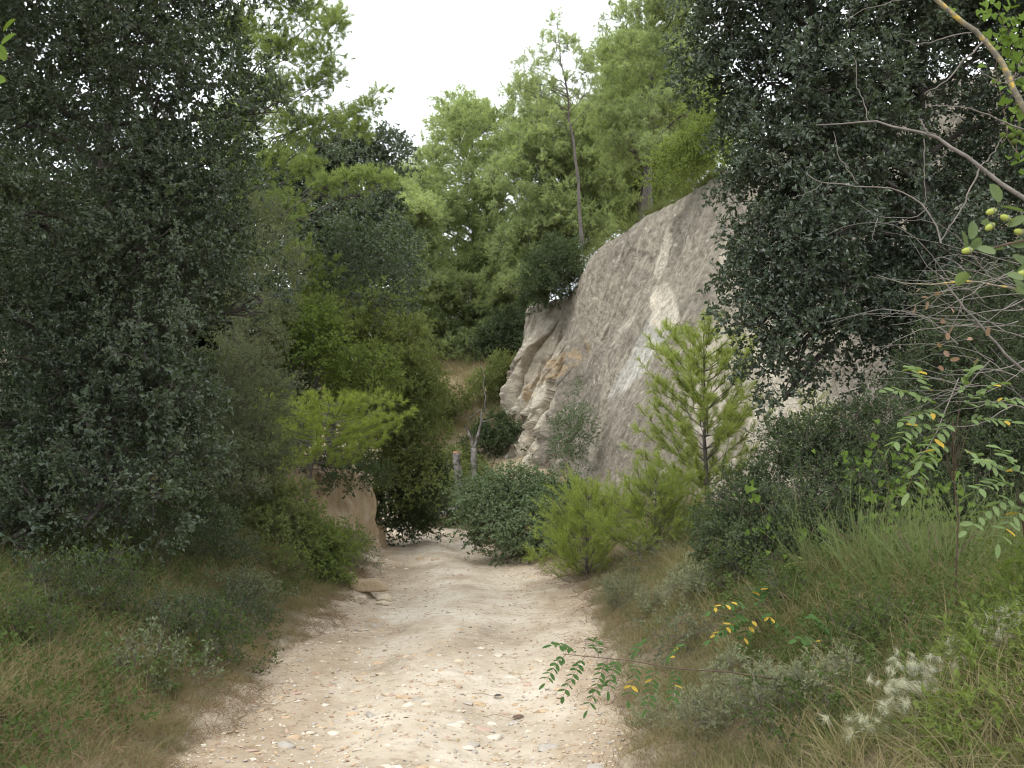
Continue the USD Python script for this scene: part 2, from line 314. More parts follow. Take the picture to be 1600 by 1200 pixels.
# stones bedded in the track
TONES = {"ochre": (.42, .30, .18), "pink": (.38, .265, .205), "cream": (.54, .48, .39), "grey": (.33, .30, .26), "brown": (.30, .2, .13), "buff": (.45, .37, .26)}
for k, c in TONES.items():
    c = tuple(.82 * a_ + .18 * b_ for a_, b_ in zip(c, (.42, .365, .285)))
    M["stone_" + k] = solid(f"{k}_stone", [(.3, tuple(x * .78 for x in c)), (.7, tuple(min(x * 1.12, .8) for x in c))], 25, bump=.3, dist=.004)
def stone(rng, s, flat=.4):
    p = sph(17, rng) * (rng.uniform(.8, 1.1, (17, 1))) * np.array([s / 2, s * rng.uniform(.3, .45), s * flat / 2])
    h = ConvexHull(p); f = h.simplices.copy(); c = p[h.vertices].mean(0)
    fl = np.einsum("ij,ij->i", np.cross(p[f[:, 1]] - p[f[:, 0]], p[f[:, 2]] - p[f[:, 0]]), p[f[:, 0]] - c) < 0
    f[fl] = f[fl][:, ::-1]
    a = rng.normal(0, .6); ca, sa = math.cos(a), math.sin(a)
    return p @ np.array([[ca, sa, 0], [-sa, ca, 0], [0, 0, 1]]), f
rng = R(11)
cnt = 0
while cnt < 290:
    if rng.random() < .72:
        Y_, u_ = rng.uniform(5.1, 8.9), rng.uniform(.02, .98)
        if rng.random() > .35 + .65 * math.exp(-((u_ - .5) / .3) ** 2): continue
    else:
        Y_, u_ = rng.uniform(8.5, 20), rng.choice([rng.uniform(-.02, .22), rng.uniform(.0, 1.0)])
    l_, r_ = edges(Y_); x_ = l_ + (r_ - l_) * u_
    s = float(np.clip(rng.lognormal(math.log(.066), .42), .032, .16)) * (1 + .03 * max(Y_ - 7, 0))
    v, f = stone(rng, s)
    z = float(zpath(np.array([x_]), np.array([Y_]))[0])
    k = rng.choice(list(TONES), p=[.24, .15, .22, .13, .08, .18])
    part(path, "stone", (v + [x_, Y_, z - s * .03], f), M["stone_" + k], 50)
    cnt += 1
n = 13000
Yg = 4.6 + 20 * rng.random(n) ** 1.9; ug = rng.uniform(-.05, 1.05, n)
keep = rng.random(n) < .25 + .75 * np.clip(np.abs(ug - .5) * 1.7 + .5 * np.exp(-((Yg - 6.5) / 1.2) ** 2), 0, 1)
Yg, ug = Yg[keep], ug[keep]; l, r = edges(Yg); Xg = l + (r - l) * ug
def pebble(rng):
    p = sph(9, rng) * [.5, .42, .28]; h = ConvexHull(p); f = h.simplices.copy()
    fl = np.einsum("ij,ij->i", np.cross(p[f[:, 1]] - p[f[:, 0]], p[f[:, 2]] - p[f[:, 0]]), p[f[:, 0]]) < 0; f[fl] = f[fl][:, ::-1]
    return p, f
for k in TONES:
    sel = rng.integers(0, len(TONES), len(Xg)) == list(TONES).index(k)
    b = bake([[("pebble", pebble(rng), M["stone_" + k], False)] for _ in range(4)], np.stack([Xg, Yg, zpath(Xg, Yg) + .002], 1)[sel], np.tile([0, 0, 1.0], (sel.sum(), 1)), np.clip(rng.lognormal(math.log(.02), .4, sel.sum()), .008, .05), rng)
    part(path, "gravel", b["pebble"][0], M["stone_" + k], kind="stuff")

# ------------------------------------------------------------------ cliff
CO = [(31.0, [(764, 800), (784, 690), (804, 610), (816, 545), (823, 482)]),
      (29.6, [(830, 800), (846, 690), (862, 600), (878, 530), (891, 460)]),
      (27.0, [(890, 805), (902, 690), (914, 590), (924, 490), (934, 396)]),
      (24.0, [(960, 815), (975, 680), (1000, 550), (1030, 425), (1046, 322)]),
      (21.0, [(1040, 840), (1060, 680), (1090, 540), (1115, 400), (1140, 268)]),
      (18.0, [(1150, 860), (1180, 690), (1220, 520), (1250, 360), (1275, 200)]),
      (15.5, [(1310, 880), (1350, 700), (1395, 500), (1435, 320), (1460, 140)]),
      (13.2, [(1540, 920), (1580, 700), (1630, 480), (1680, 250), (1710, 60)]),
      (11.0, [(1900, 950), (1950, 700), (2010, 480), (2080, 250), (2120, -60)])]
cols = [np.array([at(*p, Yc + .7 * i / 4) for i, p in enumerate(pp)]) for Yc, pp in CO]
c0 = cols[0] + np.array([1.2, 3.0, .1]); cols = [c0 + np.array([3.5, 5, .4]), c0] + cols
C = np.array(cols)                                   # (columns, 5, 3)
C = np.concatenate([C[:, :1] - [.35, .1, 1.6], C, C[:, 4:5] + [.5, .35, .12], C[:, 4:5] + [2.2, 1.4, .5], C[:, 4:5] + [9, 7, 2.2], C[:, 4:5] + [45, 45, 9]], 1)
from scipy.interpolate import PchipInterpolator
nu, nv = 640, 290
cu = np.concatenate([np.linspace(0, 1.6, 40)[:-1], np.linspace(1.6, 5, 300)[:-1], np.linspace(5, len(C) - 1, nu - 338)])
vk = np.array([-.3, 0, .25, .5, .75, 1, 1.06, 1.25, 1.9, 4.0])
vv = np.concatenate([np.linspace(-.3, 0, 14)[:-1], np.linspace(0, 1.08, nv - 54), np.linspace(1.09, 1.9, 30), np.linspace(1.95, 4, 12)])
S = PchipInterpolator(np.arange(len(C)), C, axis=0)(cu)
S = PchipInterpolator(vk, S, axis=1)(vv)             # (nu, nv, 3)
du, dv = np.gradient(S, axis=0), np.gradient(S, axis=1)
Nn = nrm(np.cross(dv, du)); Nn *= np.where((Nn[..., 1:2] * -.3 + Nn[..., 0:1] * -1 + .4 * Nn[..., 2:3]) < 0, -1, 1)
U, V = np.meshgrid(cu, vv, indexing="ij")
face = sm(1.1, 1.0, V)
# bedding: dipping ledges at the left end, smooth crusted slab in the middle
arc = U * 3.1
lw = sm(.92, .62, V) * sm(3.75, 2.9, U + .9 * (V - .5) + .5 * (meshkit.fbm(np.stack([arc * .8, V * 4, 0 * U], -1), 3, 31) - .5))   # blocky left part
strata = S[..., 2] * 1.15 - arc * .80 + 1.3 * (meshkit.fbm(S * .55, 3, 21) - .5)
saw = strata - np.floor(strata)
ledge = (sm(0, .75, saw) - sm(.8, .98, saw)) * (.45 + .9 * meshkit.fbm(S * [.9, .9, 1.6], 3, 22))
p = S
from scipy.spatial import cKDTree
def cells(P, n, seed):
    """Broken-rock relief: each point takes the tilted plane of its nearest random seed."""
    rng = R(seed); lo, hi = P.reshape(-1, 3).min(0), P.reshape(-1, 3).max(0)
    q = rng.uniform(lo, hi, (n, 3)); d, k = cKDTree(q).query(P.reshape(-1, 3), k=2)
    h = rng.uniform(-1, 1, n)[k[:, 0]] + np.einsum("ij,ij->i", P.reshape(-1, 3) - q[k[:, 0]], rng.normal(0, .8, (n, 3))[k[:, 0]])
    return h.reshape(P.shape[:-1]), (d[:, 1] - d[:, 0]).reshape(P.shape[:-1])
Pb = np.stack([arc * .9, strata * 1.9, S[..., 1] * .25], -1) + .35 * (meshkit.fbm(p[..., None, :] * 1.5, 3, 34) - .5)
Pl = Pb[cu < 5]
blk, gap = (np.concatenate([z, np.zeros((nu - len(z), z.shape[1])) + fill]) for z, fill in zip(cells(Pl, 260, 35), (0, 1)))
bl2, gap2 = (np.concatenate([z, np.zeros((nu - len(z), z.shape[1])) + fill]) for z, fill in zip(cells(Pl, 1400, 36), (0, 1)))
disp = lw * (.25 * np.clip(blk, -1.3, 1.3) + .13 * np.clip(bl2, -1, 1) - .16 * sm(.10, 0, gap) + .12) + .55 * lw * (.55 * ledge + .35 * (meshkit.fbm(p * .9, 4, 23) - .5) + .28 * (np.abs(meshkit.fbm(p * 2.6, 4, 24) - .5) * 2 - .3))
str_ = np.stack([(arc * .87 - S[..., 2] * .5) * 1.5, (arc * .5 + S[..., 2] * .87) * .22, 0 * U], -1)   # fall-line rills
rill = meshkit.fbm(str_ * 2.6, 4, 27); n_w = (meshkit.fbm(p * 1.3, 3, 48) - .5)[..., None]
disp += (1 - lw) * (.30 * (meshkit.fbm(p * .42, 3, 25) - .5) + .12 * (meshkit.fbm(p * 2.2, 5, 26) - .5) + .13 * (rill - .5) - .03 * sm(.05, 0, np.abs(meshkit.fbm(str_ * [.8, 2.2, 1] + .25 * n_w, 3, 37) - .5)) * sm(.4, .6, meshkit.fbm(p * .5, 2, 38))) + .06 * (meshkit.fbm(p * 7, 4, 28) - .5)
right = sm(6.2, 7.4, U - .8 * (1 - V))
disp += right * .5 * (meshkit.fbm(p * 1.3, 4, 29) - .5)
# the step between the pale strip and the dark slab
step = sm(.0, .12, U - (3.15 + .75 * V)) * sm(1.0, .6, V)
disp -= .15 * step * sm(1.6, .5, U - (3.15 + .75 * V))
# shallow channel of the washed streak
mid = np.interp(V, [.1, .3, .5, .62, .72, .85, 1.0], [4.55, 4.75, 5.0, 5.2, 5.22, 5.3, 5.5])
wid = np.interp(V, [.1, .3, .5, .62, .72, .80, .9, 1.0], [.12, .26, .32, .32, .22, .10, .12, .05])
ex = (U - mid + .10 * (meshkit.fbm(str_ * 3.5, 3, 33) - .5) + .12 * (meshkit.fbm(p * 1.2, 3, 39) - .5)) / wid
streak = np.exp(-ex ** 2 * 1.4) * sm(.06, .4, V) * sm(.99, .9, V)
disp -= .10 * streak
Sd = S + Nn * (disp * face)[..., None]
Sd[..., 2] += (1 - face) * .35 * (meshkit.fbm(S * .7, 3, 30) - .5)
# the rock's own colours: grey-brown crust, cream fresh rock, ochre undersides, washed scar; each stain is a shape on the face (column, height)
q_ = S - [0, 0, CZ]; dep = q_[..., 1] * _c + q_[..., 2] * _s
pxy = np.stack([800 + FPX * q_[..., 0] / dep, 600 - FPX * (q_[..., 2] * _c - q_[..., 1] * _s) / dep], -1)
def inside(poly, pts):
    x, y = pts[:, 0], pts[:, 1]; ok = np.zeros(len(pts), bool); n = len(poly)
    for i in range(n):
        (x1, y1), (x2, y2) = poly[i], poly[(i + 1) % n]
        c = ((y1 > y) != (y2 > y)) & (x < (x2 - x1) * (y - y1) / (y2 - y1 + 1e-9) + x1); ok ^= c
    return ok
okf = (V >= 0) & (V <= 1) & (U > 1.6) & (U < 9)
def onface(px, py):
    k = np.where(okf, ((pxy - [px, py]) ** 2).sum(-1), 1e12).argmin()
    return U.ravel()[k], V.ravel()[k]
def stain(poly, ju=.10, jv=.03, seed=0, soft=4):
    P = np.array([onface(*q) for q in poly]); out = 0; rg = R(900 + seed)
    a, b = (meshkit.fbm(p * [2.2, 2.2, 2.2], 4, 950 + seed) - .5), (meshkit.fbm(p * [2.2, 2.2, 2.2], 4, 970 + seed) - .5)
    for k in range(soft):
        o = rg.normal(0, .35, 2)
        out = out + inside(P, np.stack([U + ju * (2.5 * a + o[0]), V + jv * (2.5 * b + o[1])], -1).reshape(-1, 2)).reshape(U.shape)
    return out / soft
cr = lambda L: [(750 + x / 2.4, 250 + y / 2.4) for x, y in L]
n1, n2, n3, n4 = meshkit.fbm(p * .8, 4, 41), meshkit.fbm(p * 3.5, 4, 42), meshkit.fbm(str_ * 5, 4, 43), meshkit.fbm(p * 9, 3, 44)
crust, cream, ochre, brown, pale = (np.array(c) for c in ((.322, .288, .228), (.58, .525, .425), (.38, .29, .18), (.25, .223, .182), (.56, .54, .485)))
mixc = lambda a, b, t: a * (1 - t[..., None]) + b * t[..., None]
col = mixc(np.broadcast_to(crust, S.shape), brown, .8 * sm(.38, .62, n1))
col = mixc(col, cream * .85, .40 * sm(.52, .72, n3) + .22 * sm(.5, .7, n2))
col = mixc(col, brown * .8, .5 * sm(.56, .66, n4))
lc = mixc(np.broadcast_to(cream, S.shape) * .82, crust * .95, sm(.42, .58, n1 + .35 * (n2 - .5)))
lc = mixc(lc, ochre, sm(.66, .95, saw) * sm(.42, .58, n2) * .9)
col = mixc(col, lc, sm(.05, .7, lw))
col = mixc(col, cream * .80, stain(cr([(150, 640), (240, 510), (320, 500), (330, 540), (250, 640), (190, 700)]), seed=1) * .7)
col = mixc(col, brown * .88, stain(cr([(400, 760), (330, 800), (300, 870), (262, 1180), (380, 1180), (405, 1000), (440, 880)]), .05, .02, 2) * .85)
col = mixc(col, brown * 1.08, stain(cr([(560, 640), (600, 660), (520, 830), (470, 900), (430, 1180), (690, 1180), (720, 900), (690, 720), (650, 740), (520, 880), (480, 860)]), seed=3) * .7)
bed = strata * 2.6 + .6 * (n1 - .5); bed = np.abs(bed - np.round(bed))
col = mixc(col, cream * .9, sm(.09, .02, bed) * sm(.5, .62, meshkit.fbm(p * [1.2, 1.2, 3], 3, 45)) * sm(.75, .55, V) * .55)
specks = meshkit.noise(p * 9.0, 46); col = mixc(col, cream * 1.1, sm(.82, .9, specks) * sm(.46, .6, meshkit.fbm(p * .9, 3, 47)) * .75)
col = mixc(col, ochre, stain(cr([(390, 670), (395, 700), (330, 800), (240, 870), (170, 915), (165, 885), (235, 800), (320, 740)]), .06, .02, 4) * sm(.35, .55, n2) * .9)
col = mixc(col, cream, stain(cr([(300, 850), (275, 1000), (266, 1170), (205, 1185), (185, 1080), (210, 980), (245, 890)]), .05, .02, 5) * .95)
col = mixc(col, cream * 1.02, stain(cr([(160, 800), (225, 790), (200, 830), (110, 900), (95, 1060), (75, 1050), (100, 930), (130, 850)]), .05, .02, 6) * .8)
col = mixc(col, cream, stain(cr([(560, 560), (580, 570), (520, 640), (480, 700), (470, 690), (520, 610)]), .04, .015, 7) * .5)
col = mixc(col, cream * .98, stain(cr([(905, 560), (860, 620), (700, 700), (760, 800), (820, 1180), (1300, 1250), (1300, 900), (1200, 700), (1050, 560)]), .22, .05, 8) * sm(.30, .5, n1 + .25 * (n2 - .5)) * .9)
col = mixc(col, cream * .9, stain(cr([(900, 340), (990, 330), (1000, 480), (940, 520), (890, 470)]), .15, .04, 9) * sm(.45, .6, n2) * .7)
fan = stain(cr([(640, 560), (735, 560), (720, 640), (650, 730), (590, 800), (520, 860), (470, 900), (455, 890), (500, 800), (545, 730), (590, 660)]), .05, .02, 10, 8)
col = mixc(col, pale, fan * (.62 + .38 * sm(.4, .6, n3)) * sm(.12, .5, V))
col = mixc(col, cream * 1.06, stain(cr([(690, 465), (715, 510), (748, 570), (722, 625), (680, 640), (625, 620), (640, 545), (640, 490)]), .04, .015, 11, 8) * (.75 + .25 * sm(.4, .6, n2)))
col = mixc(col, cream, stain(cr([(705, 262), (722, 320), (692, 400), (668, 445), (645, 440), (655, 390), (680, 320), (695, 280)]), .03, .012, 12) * .9)
col = mixc(col, np.array([.12, .09, .06]), sm(.1, .7, lw) * sm(.07, .0, gap) * .6)
col = mixc(col, np.array([.19, .15, .095]), sm(.99, 1.08, V))
M["cliff"] = usdkit.material(stage, "/World/Looks/cliff_rock", {
    "a": ("attribute", {"attribute": "tint"}), "g": ("geometry", {}),
    "n": ("noise_texture", {"scale": 5, "detail": 9, "roughness": .72}), "r": ("rgb_ramp", {"ramp": [(.3, (.62, .6, .57)), (.5, (1, 1, 1)), (.7, (1.32, 1.3, 1.25))]}),
    "v": ("voronoi_texture", {"scale": 9, "randomness": 1}), "sv": ("separate_color", {}), "pk": ("math", {"math_type": "greater_than", "value2": .93}), "sz": ("math", {"math_type": "multiply", "value2": .30}), "nr": ("math", {"math_type": "less_than"}), "bo": ("math", {"math_type": "multiply"}),
    "mu": ("mix_color", {"blend_type": "multiply", "fac": 1.0, "use_clamp": False}), "mp": ("mix_color", {"b": (.40, .35, .275)}),
    "n2": ("noise_texture", {"scale": 14, "detail": 8, "roughness": .75}), "ad": ("math", {"math_type": "multiply_add", "value2": .4}),
    "b": ("bump", {"strength": 1.0, "distance": .09}), "p": ("principled_bsdf", {"roughness": .95, "specular_ior_level": .1})},
    [("g.position", "n.vector"), ("g.position", "v.vector"), ("g.position", "n2.vector"), ("n.fac", "r.fac"), ("a.color", "mu.a"), ("r.color", "mu.b"), ("v.color", "sv.color"), ("sv.r", "pk.value1"), ("v.distance", "nr.value1"), ("sv.g", "sz.value1"), ("sz.value", "nr.value2"), ("pk.value", "bo.value1"), ("nr.value", "bo.value2"),
     ("mu.result", "mp.a"), ("bo.value", "mp.fac"), ("mp.result", "p.base_color"), ("bo.value", "ad.value1"), ("n2.fac", "ad.value3"), ("ad.value", "b.height"), ("b.normal", "p.normal")], surface="p.BSDF")
cliff = thing("cliff", kind="structure")
i = np.arange(nu * nv).reshape(nu, len(vv)) if nu * nv == nu * len(vv) else np.arange(nu * len(vv)).reshape(nu, len(vv))
f = np.vstack([np.stack([i[:-1, :-1], i[1:, :-1], i[1:, 1:]], -1).reshape(-1, 3), np.stack([i[:-1, :-1], i[1:, 1:], i[:-1, 1:]], -1).reshape(-1, 3)])
part(cliff, "rock_face", (Sd.reshape(-1, 3), f), M["cliff"], False, color=col.reshape(-1, 3))
def rim(uc, v):
    """A point on the cliff surface: uc the column (as CO's index), v the height fraction."""
    a = np.abs(cu - (uc + 2)).argmin(); b = np.abs(vv - v).argmin()
    return Sd[a, b].copy()
# loose blocks on the ledges of the left end
rng = R(61)
for uc, v, s in [(.2, .42, .9), (.5, .55, .8), (.15, .62, .7), (.7, .72, .8), (.35, .30, .75), (.9, .62, .6), (.05, .8, .7), (.6, .36, .6), (1.1, .8, .7), (.25, .9, .8)][:0]:
    vtx, ff = stone(rng, s, .7); ang = -.5
    vtx = vtx @ np.array([[math.cos(ang), 0, math.sin(ang)], [0, 1, 0], [-math.sin(ang), 0, math.cos(ang)]])
    part(cliff, "rock_block", (vtx * [1, 1.3, 1] + rim(uc, v), ff), M["stone_buff"] if rng.random() < .5 else M["stone_cream"], 25)

# ------------------------------------------------------------------ sprigs (prototypes)
def leaf_twig(seed, mat, stem_mat, n=46, L=.26, ll=.038, lw_=.021, spread=.55, up=.5, side=6, stem=.0016, ww=.5):
    rng = R(seed); P, D, st = [], [], []
    axes = [(np.zeros(3), np.array([0, 0, L]))]
    for k in range(side):
        t = rng.uniform(.15, .75); d = nrm(sph(1, rng)[0] * [1, 1, .3] + [0, 0, up])
        a = np.array([0, 0, L * t]); axes.append((a, a + d * L * rng.uniform(.4, .75)))
    for a, b in axes:
        st.append(ribbon(np.array([a, b]), [stem, stem * .5]))
    for k in range(n):
        a, b = axes[rng.integers(len(axes))]; t = rng.uniform(.25, 1) ** .7
        P.append(a + (b - a) * t); D.append(nrm(nrm(b - a) * (.35 + .6 * t) + sph(1, rng)[0] * spread * 1.6))
    P, D = np.array(P), np.array(D)
    N = nrm(sph(n, rng) * .7 + [0, 0, 1])
    l = ll * rng.uniform(.7, 1.25, n)
    out = [("leaf_mass", leaves(P, D, N, l, l * lw_ / ll, .22, ww), mat, False)]
    if stem_mat: out.append(("stalk", join(st), stem_mat, False))
    return out
def pine_shoot(seed, mat, stem_mat, n=80, L=.22, nl=.075, w=.0022, ang=.8):
    rng = R(seed); t = rng.uniform(.05, 1, n) ** .8
    b = rng.normal(0, .12, 3) * [1, 1, 0]
    P = np.stack([b[0] * t * t * L * 2, b[1] * t * t * L * 2, t * L], 1)
    a = rng.uniform(0, 2 * np.pi, n); D = np.stack([np.cos(a) * ang, np.sin(a) * ang, np.full(n, .55)], 1) + rng.normal(0, .12, (n, 3)); D[:, 2] += t * .5
    out = [("needle_mass", needles(P, D, nl * rng.uniform(.7, 1.15, n), w, rng), mat, False)]
    if stem_mat: out.append(("stalk", ribbon(np.array([[0, 0, 0], [b[0] * L * .5, b[1] * L * .5, L * .5], [b[0] * L * 2, b[1] * L * 2, L]]), [.003, .0025, .0015]), stem_mat, False))
    return out
def pine_spray(seed, mat, stem_mat, n=11, L=.6, nn=14, nl=.125, w=.019):
    rng = R(seed); ms, st = [], []
    for k in range(n):
        t = rng.uniform(.25, 1); d = nrm(sph(1, rng)[0] * [.9, .9, .5] + [0, 0, .65]); a = np.array([0, 0, L * t * .7]); b = a + d * L * rng.uniform(.2, .5)
        st.append(ribbon(np.array([a, b]), [.005, .003]))
        tt = rng.uniform(.3, 1.05, nn)[:, None]
        ms.append(needles(a + (b - a) * tt, d * .8 + sph(nn, rng) * .8, nl * rng.uniform(.6, 1.1, nn), w, rng))
    st.append(ribbon(np.array([[0, 0, 0], [0, 0, L * .7]]), [.008, .004]))
    return [("needle_mass", join(ms), mat, False), ("stalk", join(st), stem_mat, False)]
def tuft(seed, mat, n=26, L=.35, w=.005, bend=.6, spread=.06, lean=.5, heads=None):
    rng = R(seed); P = rng.normal(0, spread, (n, 3)) * [1, 1, 0]
    D = nrm(sph(n, rng) * [lean, lean, 0] + [0, 0, 1])
    return [("blade_mass", blade(P, D, L * rng.uniform(.45, 1.15, n), w, bend * rng.uniform(.3, 1.5, n), rng), mat, False)]
def wand(seed, mat, n=9, L=.6, spread=.45, ll=.016, lw_=.0045, per=46):
    """Upright wand-like stems lined with short narrow leaves."""
    rng = R(seed); ms, st = [], []
    for k in range(n):
        a = rng.normal(0, .03, 3) * [1, 1, 0]; b = a + nrm(sph(1, rng)[0] * [spread, spread, 0] + [0, 0, 1]) * L * rng.uniform(.6, 1.1)
        Pc = curve(a, b, rng, 5, .06); st.append(ribbon(Pc, np.linspace(.0028, .001, 5)))
        t = rng.uniform(.15, 1, per); P = np.stack([np.interp(t * 4, np.arange(5), Pc[:, c]) for c in range(3)], 1)
        d = nrm(nrm(b - a) * .9 + sph(per, rng) * .6)
        ms.append(leaves(P, d, sph(per, rng), ll * rng.uniform(.6, 1.3, per), lw_, .1))
    return [("leaf_mass", join(ms + st), mat, False)]

oakT = lambda s, m="oak", **k: [leaf_twig(s + i, M[m], M["bark"], **k) for i in range(4)]
# crown: sprigs over and inside lumpy balls (centre, radius)
def crown(parent, blobs, protos, dens, rng, size=1.0, up=.35, rnd=.55, inner=.45, flat=.85, name="foliage", below=.55, szvar=.3):
    """Leafy boughs: balls of sprigs joined per size class, one bough placed at every ball."""
    q = math.log(1.3); cls = {}
    for c, r in blobs: cls.setdefault(round(math.log(r) / q), []).append((c, r))
    boughs, pos, sc, idx = [], [], [], []
    for key, bl in sorted(cls.items()):
        R_ = math.exp(key * q); first = len(boughs); nvar = 1 if len(bl) < 7 else 2 if len(bl) < 30 else 3
        for _ in range(nvar):
            n = max(4, int(dens * 12.6 * R_ * R_)); d = sph(n, rng); keep = (d[:, 2] > -.2) | (rng.random(n) < below); d = d[keep]; n = len(d)
            rr = R_ * np.where(rng.random(n) < inner, rng.uniform(.15, .8, n), rng.uniform(.75, 1.08, n))
            lump = .50 + .95 * meshkit.noise((d * R_) * (1.7 / max(R_, .3)) + rng.uniform(0, 99, 3), 77)
            b = bake(protos, d * (rr * lump)[:, None] * [1, 1, flat], d * .9 + np.array([0, 0, up]) + sph(n, rng) * rnd, size * rng.uniform(1 - szvar, 1 + szvar, n), rng)
            boughs.append([(nm, vf, mat, False) for nm, (vf, mat) in b.items()])
        for c, r in bl:
            pos.append(c); sc.append(r / R_); idx.append(first + rng.integers(nvar))
    n = len(pos)
    return scatter(parent, name, boughs, pos, np.tile([0, 0, 1.0], (n, 1)), np.array(sc), rng, roll=4, idx=np.array(idx))
def blobs_px(L):
    return [(at(px, py, Y), r) for px, py, Y, r in L]
def poly_blobs(poly, Y, dY, n, r, rng):
    poly = np.array(poly, float); lo, hi = poly.min(0), poly.max(0); out, got = [], []
    tries = 0
    while len(out) < n and tries < 6000:
        tries += 1
        q = rng.uniform(lo, hi)
        if not inside(poly, q[None])[0]: continue
        y = Y + rng.uniform(-dY, dY); c = at(q[0], q[1], y); rr = r * rng.uniform(.7, 1.3)
        if any(np.linalg.norm(c - g) < .55 * r for g in got) and tries < 4000: continue
        got.append(c); out.append((c, rr))
    return out
def limbs(parent, base, top, blobs, mat, rng, r0=.12, sub=4, name="branch", k=6, tr=True, trunk_pts=None, maxb=30, lowest=.15, thick=.35):
    """Trunk, one branch to each ball and twigs inside it."""
    T = np.asarray(trunk_pts, float) if trunk_pts is not None else curve(base, top, rng, 9, .05)
    H = T[-1][2] - T[0][2]
    rr = r0 * (1 - .8 * np.linspace(0, 1, len(T)))
    rr[0] *= 1.35
    if tr: part(parent, "trunk", tube(T, rr, 9), mat, True)
    for j, (c, r) in enumerate(blobs[:maxb]):
        zt = np.clip(c[2] - .35 * np.linalg.norm((c - T[-1])[:2]) - r * .3, T[0][2] + lowest * H, T[-1][2])
        t = np.interp(zt, T[:, 2], np.arange(len(T))); a = np.array([np.interp(t, np.arange(len(T)), T[:, q]) for q in range(3)])
        rb = np.clip(r0 * thick * (1 - .6 * t / len(T)), .006, .09)
        Pc = curve(a, c, rng, 7, .07, .06); ms = [tube(Pc, np.linspace(rb, rb * .35, 7), k)]
        for s in range(sub):
            e = c + sph(1, rng)[0] * r * .85
            ms.append(tube(curve(Pc[4 + s % 3], e, rng, 5, .1), np.linspace(rb * .4, rb * .12, 5), 4, False))
        part(parent, name, join(ms), mat, True)
def shrub(name, label, cat, base, blobs, protos, dens, rng, stem_mat="bark", stems=5, sub=2, group=None, rs=.018, **kw):
    t = thing(name, label, cat, group)
    base = np.asarray(base)
    for j in range(min(stems, len(blobs))):
        c, r = blobs[j]
        b = base + rng.normal(0, .08, 3) * [1, 1, 0] - [0, 0, .05]
        ms = [tube(curve(b, c, rng, 6, .08), np.linspace(rs, rs * .4, 6), 5)]
        for s in range(sub):
            ms.append(tube(curve(b + (c - b) * .6, c + sph(1, rng)[0] * r * .8, rng, 5, .1), np.linspace(rs * .5, rs * .15, 5), 4, False))
        part(t, "stem", join(ms), M[stem_mat], True)
    crown(t, blobs, protos, dens, rng, **kw)
    return t

# ------------------------------------------------------------------ large trees
rng = R(101)
# left holm oak close to the track
bl = blobs_px([(150, 800, 8.3, .3), (60, 790, 8.2, .32), (250, 780, 8.6, .3), (-30, 800, 8.2, .35), (20, 840, 8.0, .22), (415, 170, 9.9, .22), (410, 470, 10.0, .22), (309, 40, 9.8, 0.58), (211, 30, 9.2, 0.70), (80, 60, 9.6, 0.65), (-60, 90, 9.5, 0.74), (339, 130, 9.9, 0.47), (249, 150, 9, 0.63), (140, 150, 9.6, 0.42), (10, 190, 9.8, 0.42), (331, 250, 9.7, 0.47), (275, 290, 9.1, 0.58), (190, 260, 9, 0.47),
               (60, 330, 9.5, 0.47), (-70, 300, 9.5, 0.65), (312, 370, 9.5, 0.48), (208, 390, 8.8, 0.60), (80, 440, 9.1, 0.56), (-60, 470, 9.2, 0.65), (298, 470, 9.4, 0.48), (208, 510, 8.7, 0.56), (90, 570, 8.8, 0.56), (245, 600, 8.9, 0.51),
               (160, 650, 8.6, 0.51), (20, 680, 8.8, 0.47), (-90, 640, 9, 0.65), (238, 710, 8.9, 0.39), (120, 740, 8.6, 0.39), (30, 790, 8.7, 0.33), (282, 720, 9.2, 0.32), (180, 90, 10.3, 0.65), (260, 420, 10.2, 0.74), (150, 500, 10.2, 0.74), (230, 620, 10, 0.56),
               (60, -80, 9.5, 0.84), (250, -90, 9.5, 0.84), (400, -70, 9.8, 0.56)]) + [(np.array(q), .9) for q in [(-4.6, 7.6, 5.2), (-3.6, 7.4, 6.2), (-5.2, 6.4, 4.6), (-4.2, 6.2, 5.8), (-5.6, 5.4, 4.2), (-3.3, 6.3, 6.6), (-5.6, 7.6, 3.4), (-4.8, 5.0, 5.4)]]
t = thing("holm_oak", "big dark holm oak filling the left edge above the grassy verge", "tree")
b0 = on(160, 10.0)
limbs(t, b0, at(170, 60, 9.9), bl, M["bark"], rng, .17, 5)
crown(t, bl, oakT(200, ll=.042, lw_=.024), 33, rng, size=1.0, inner=.5)
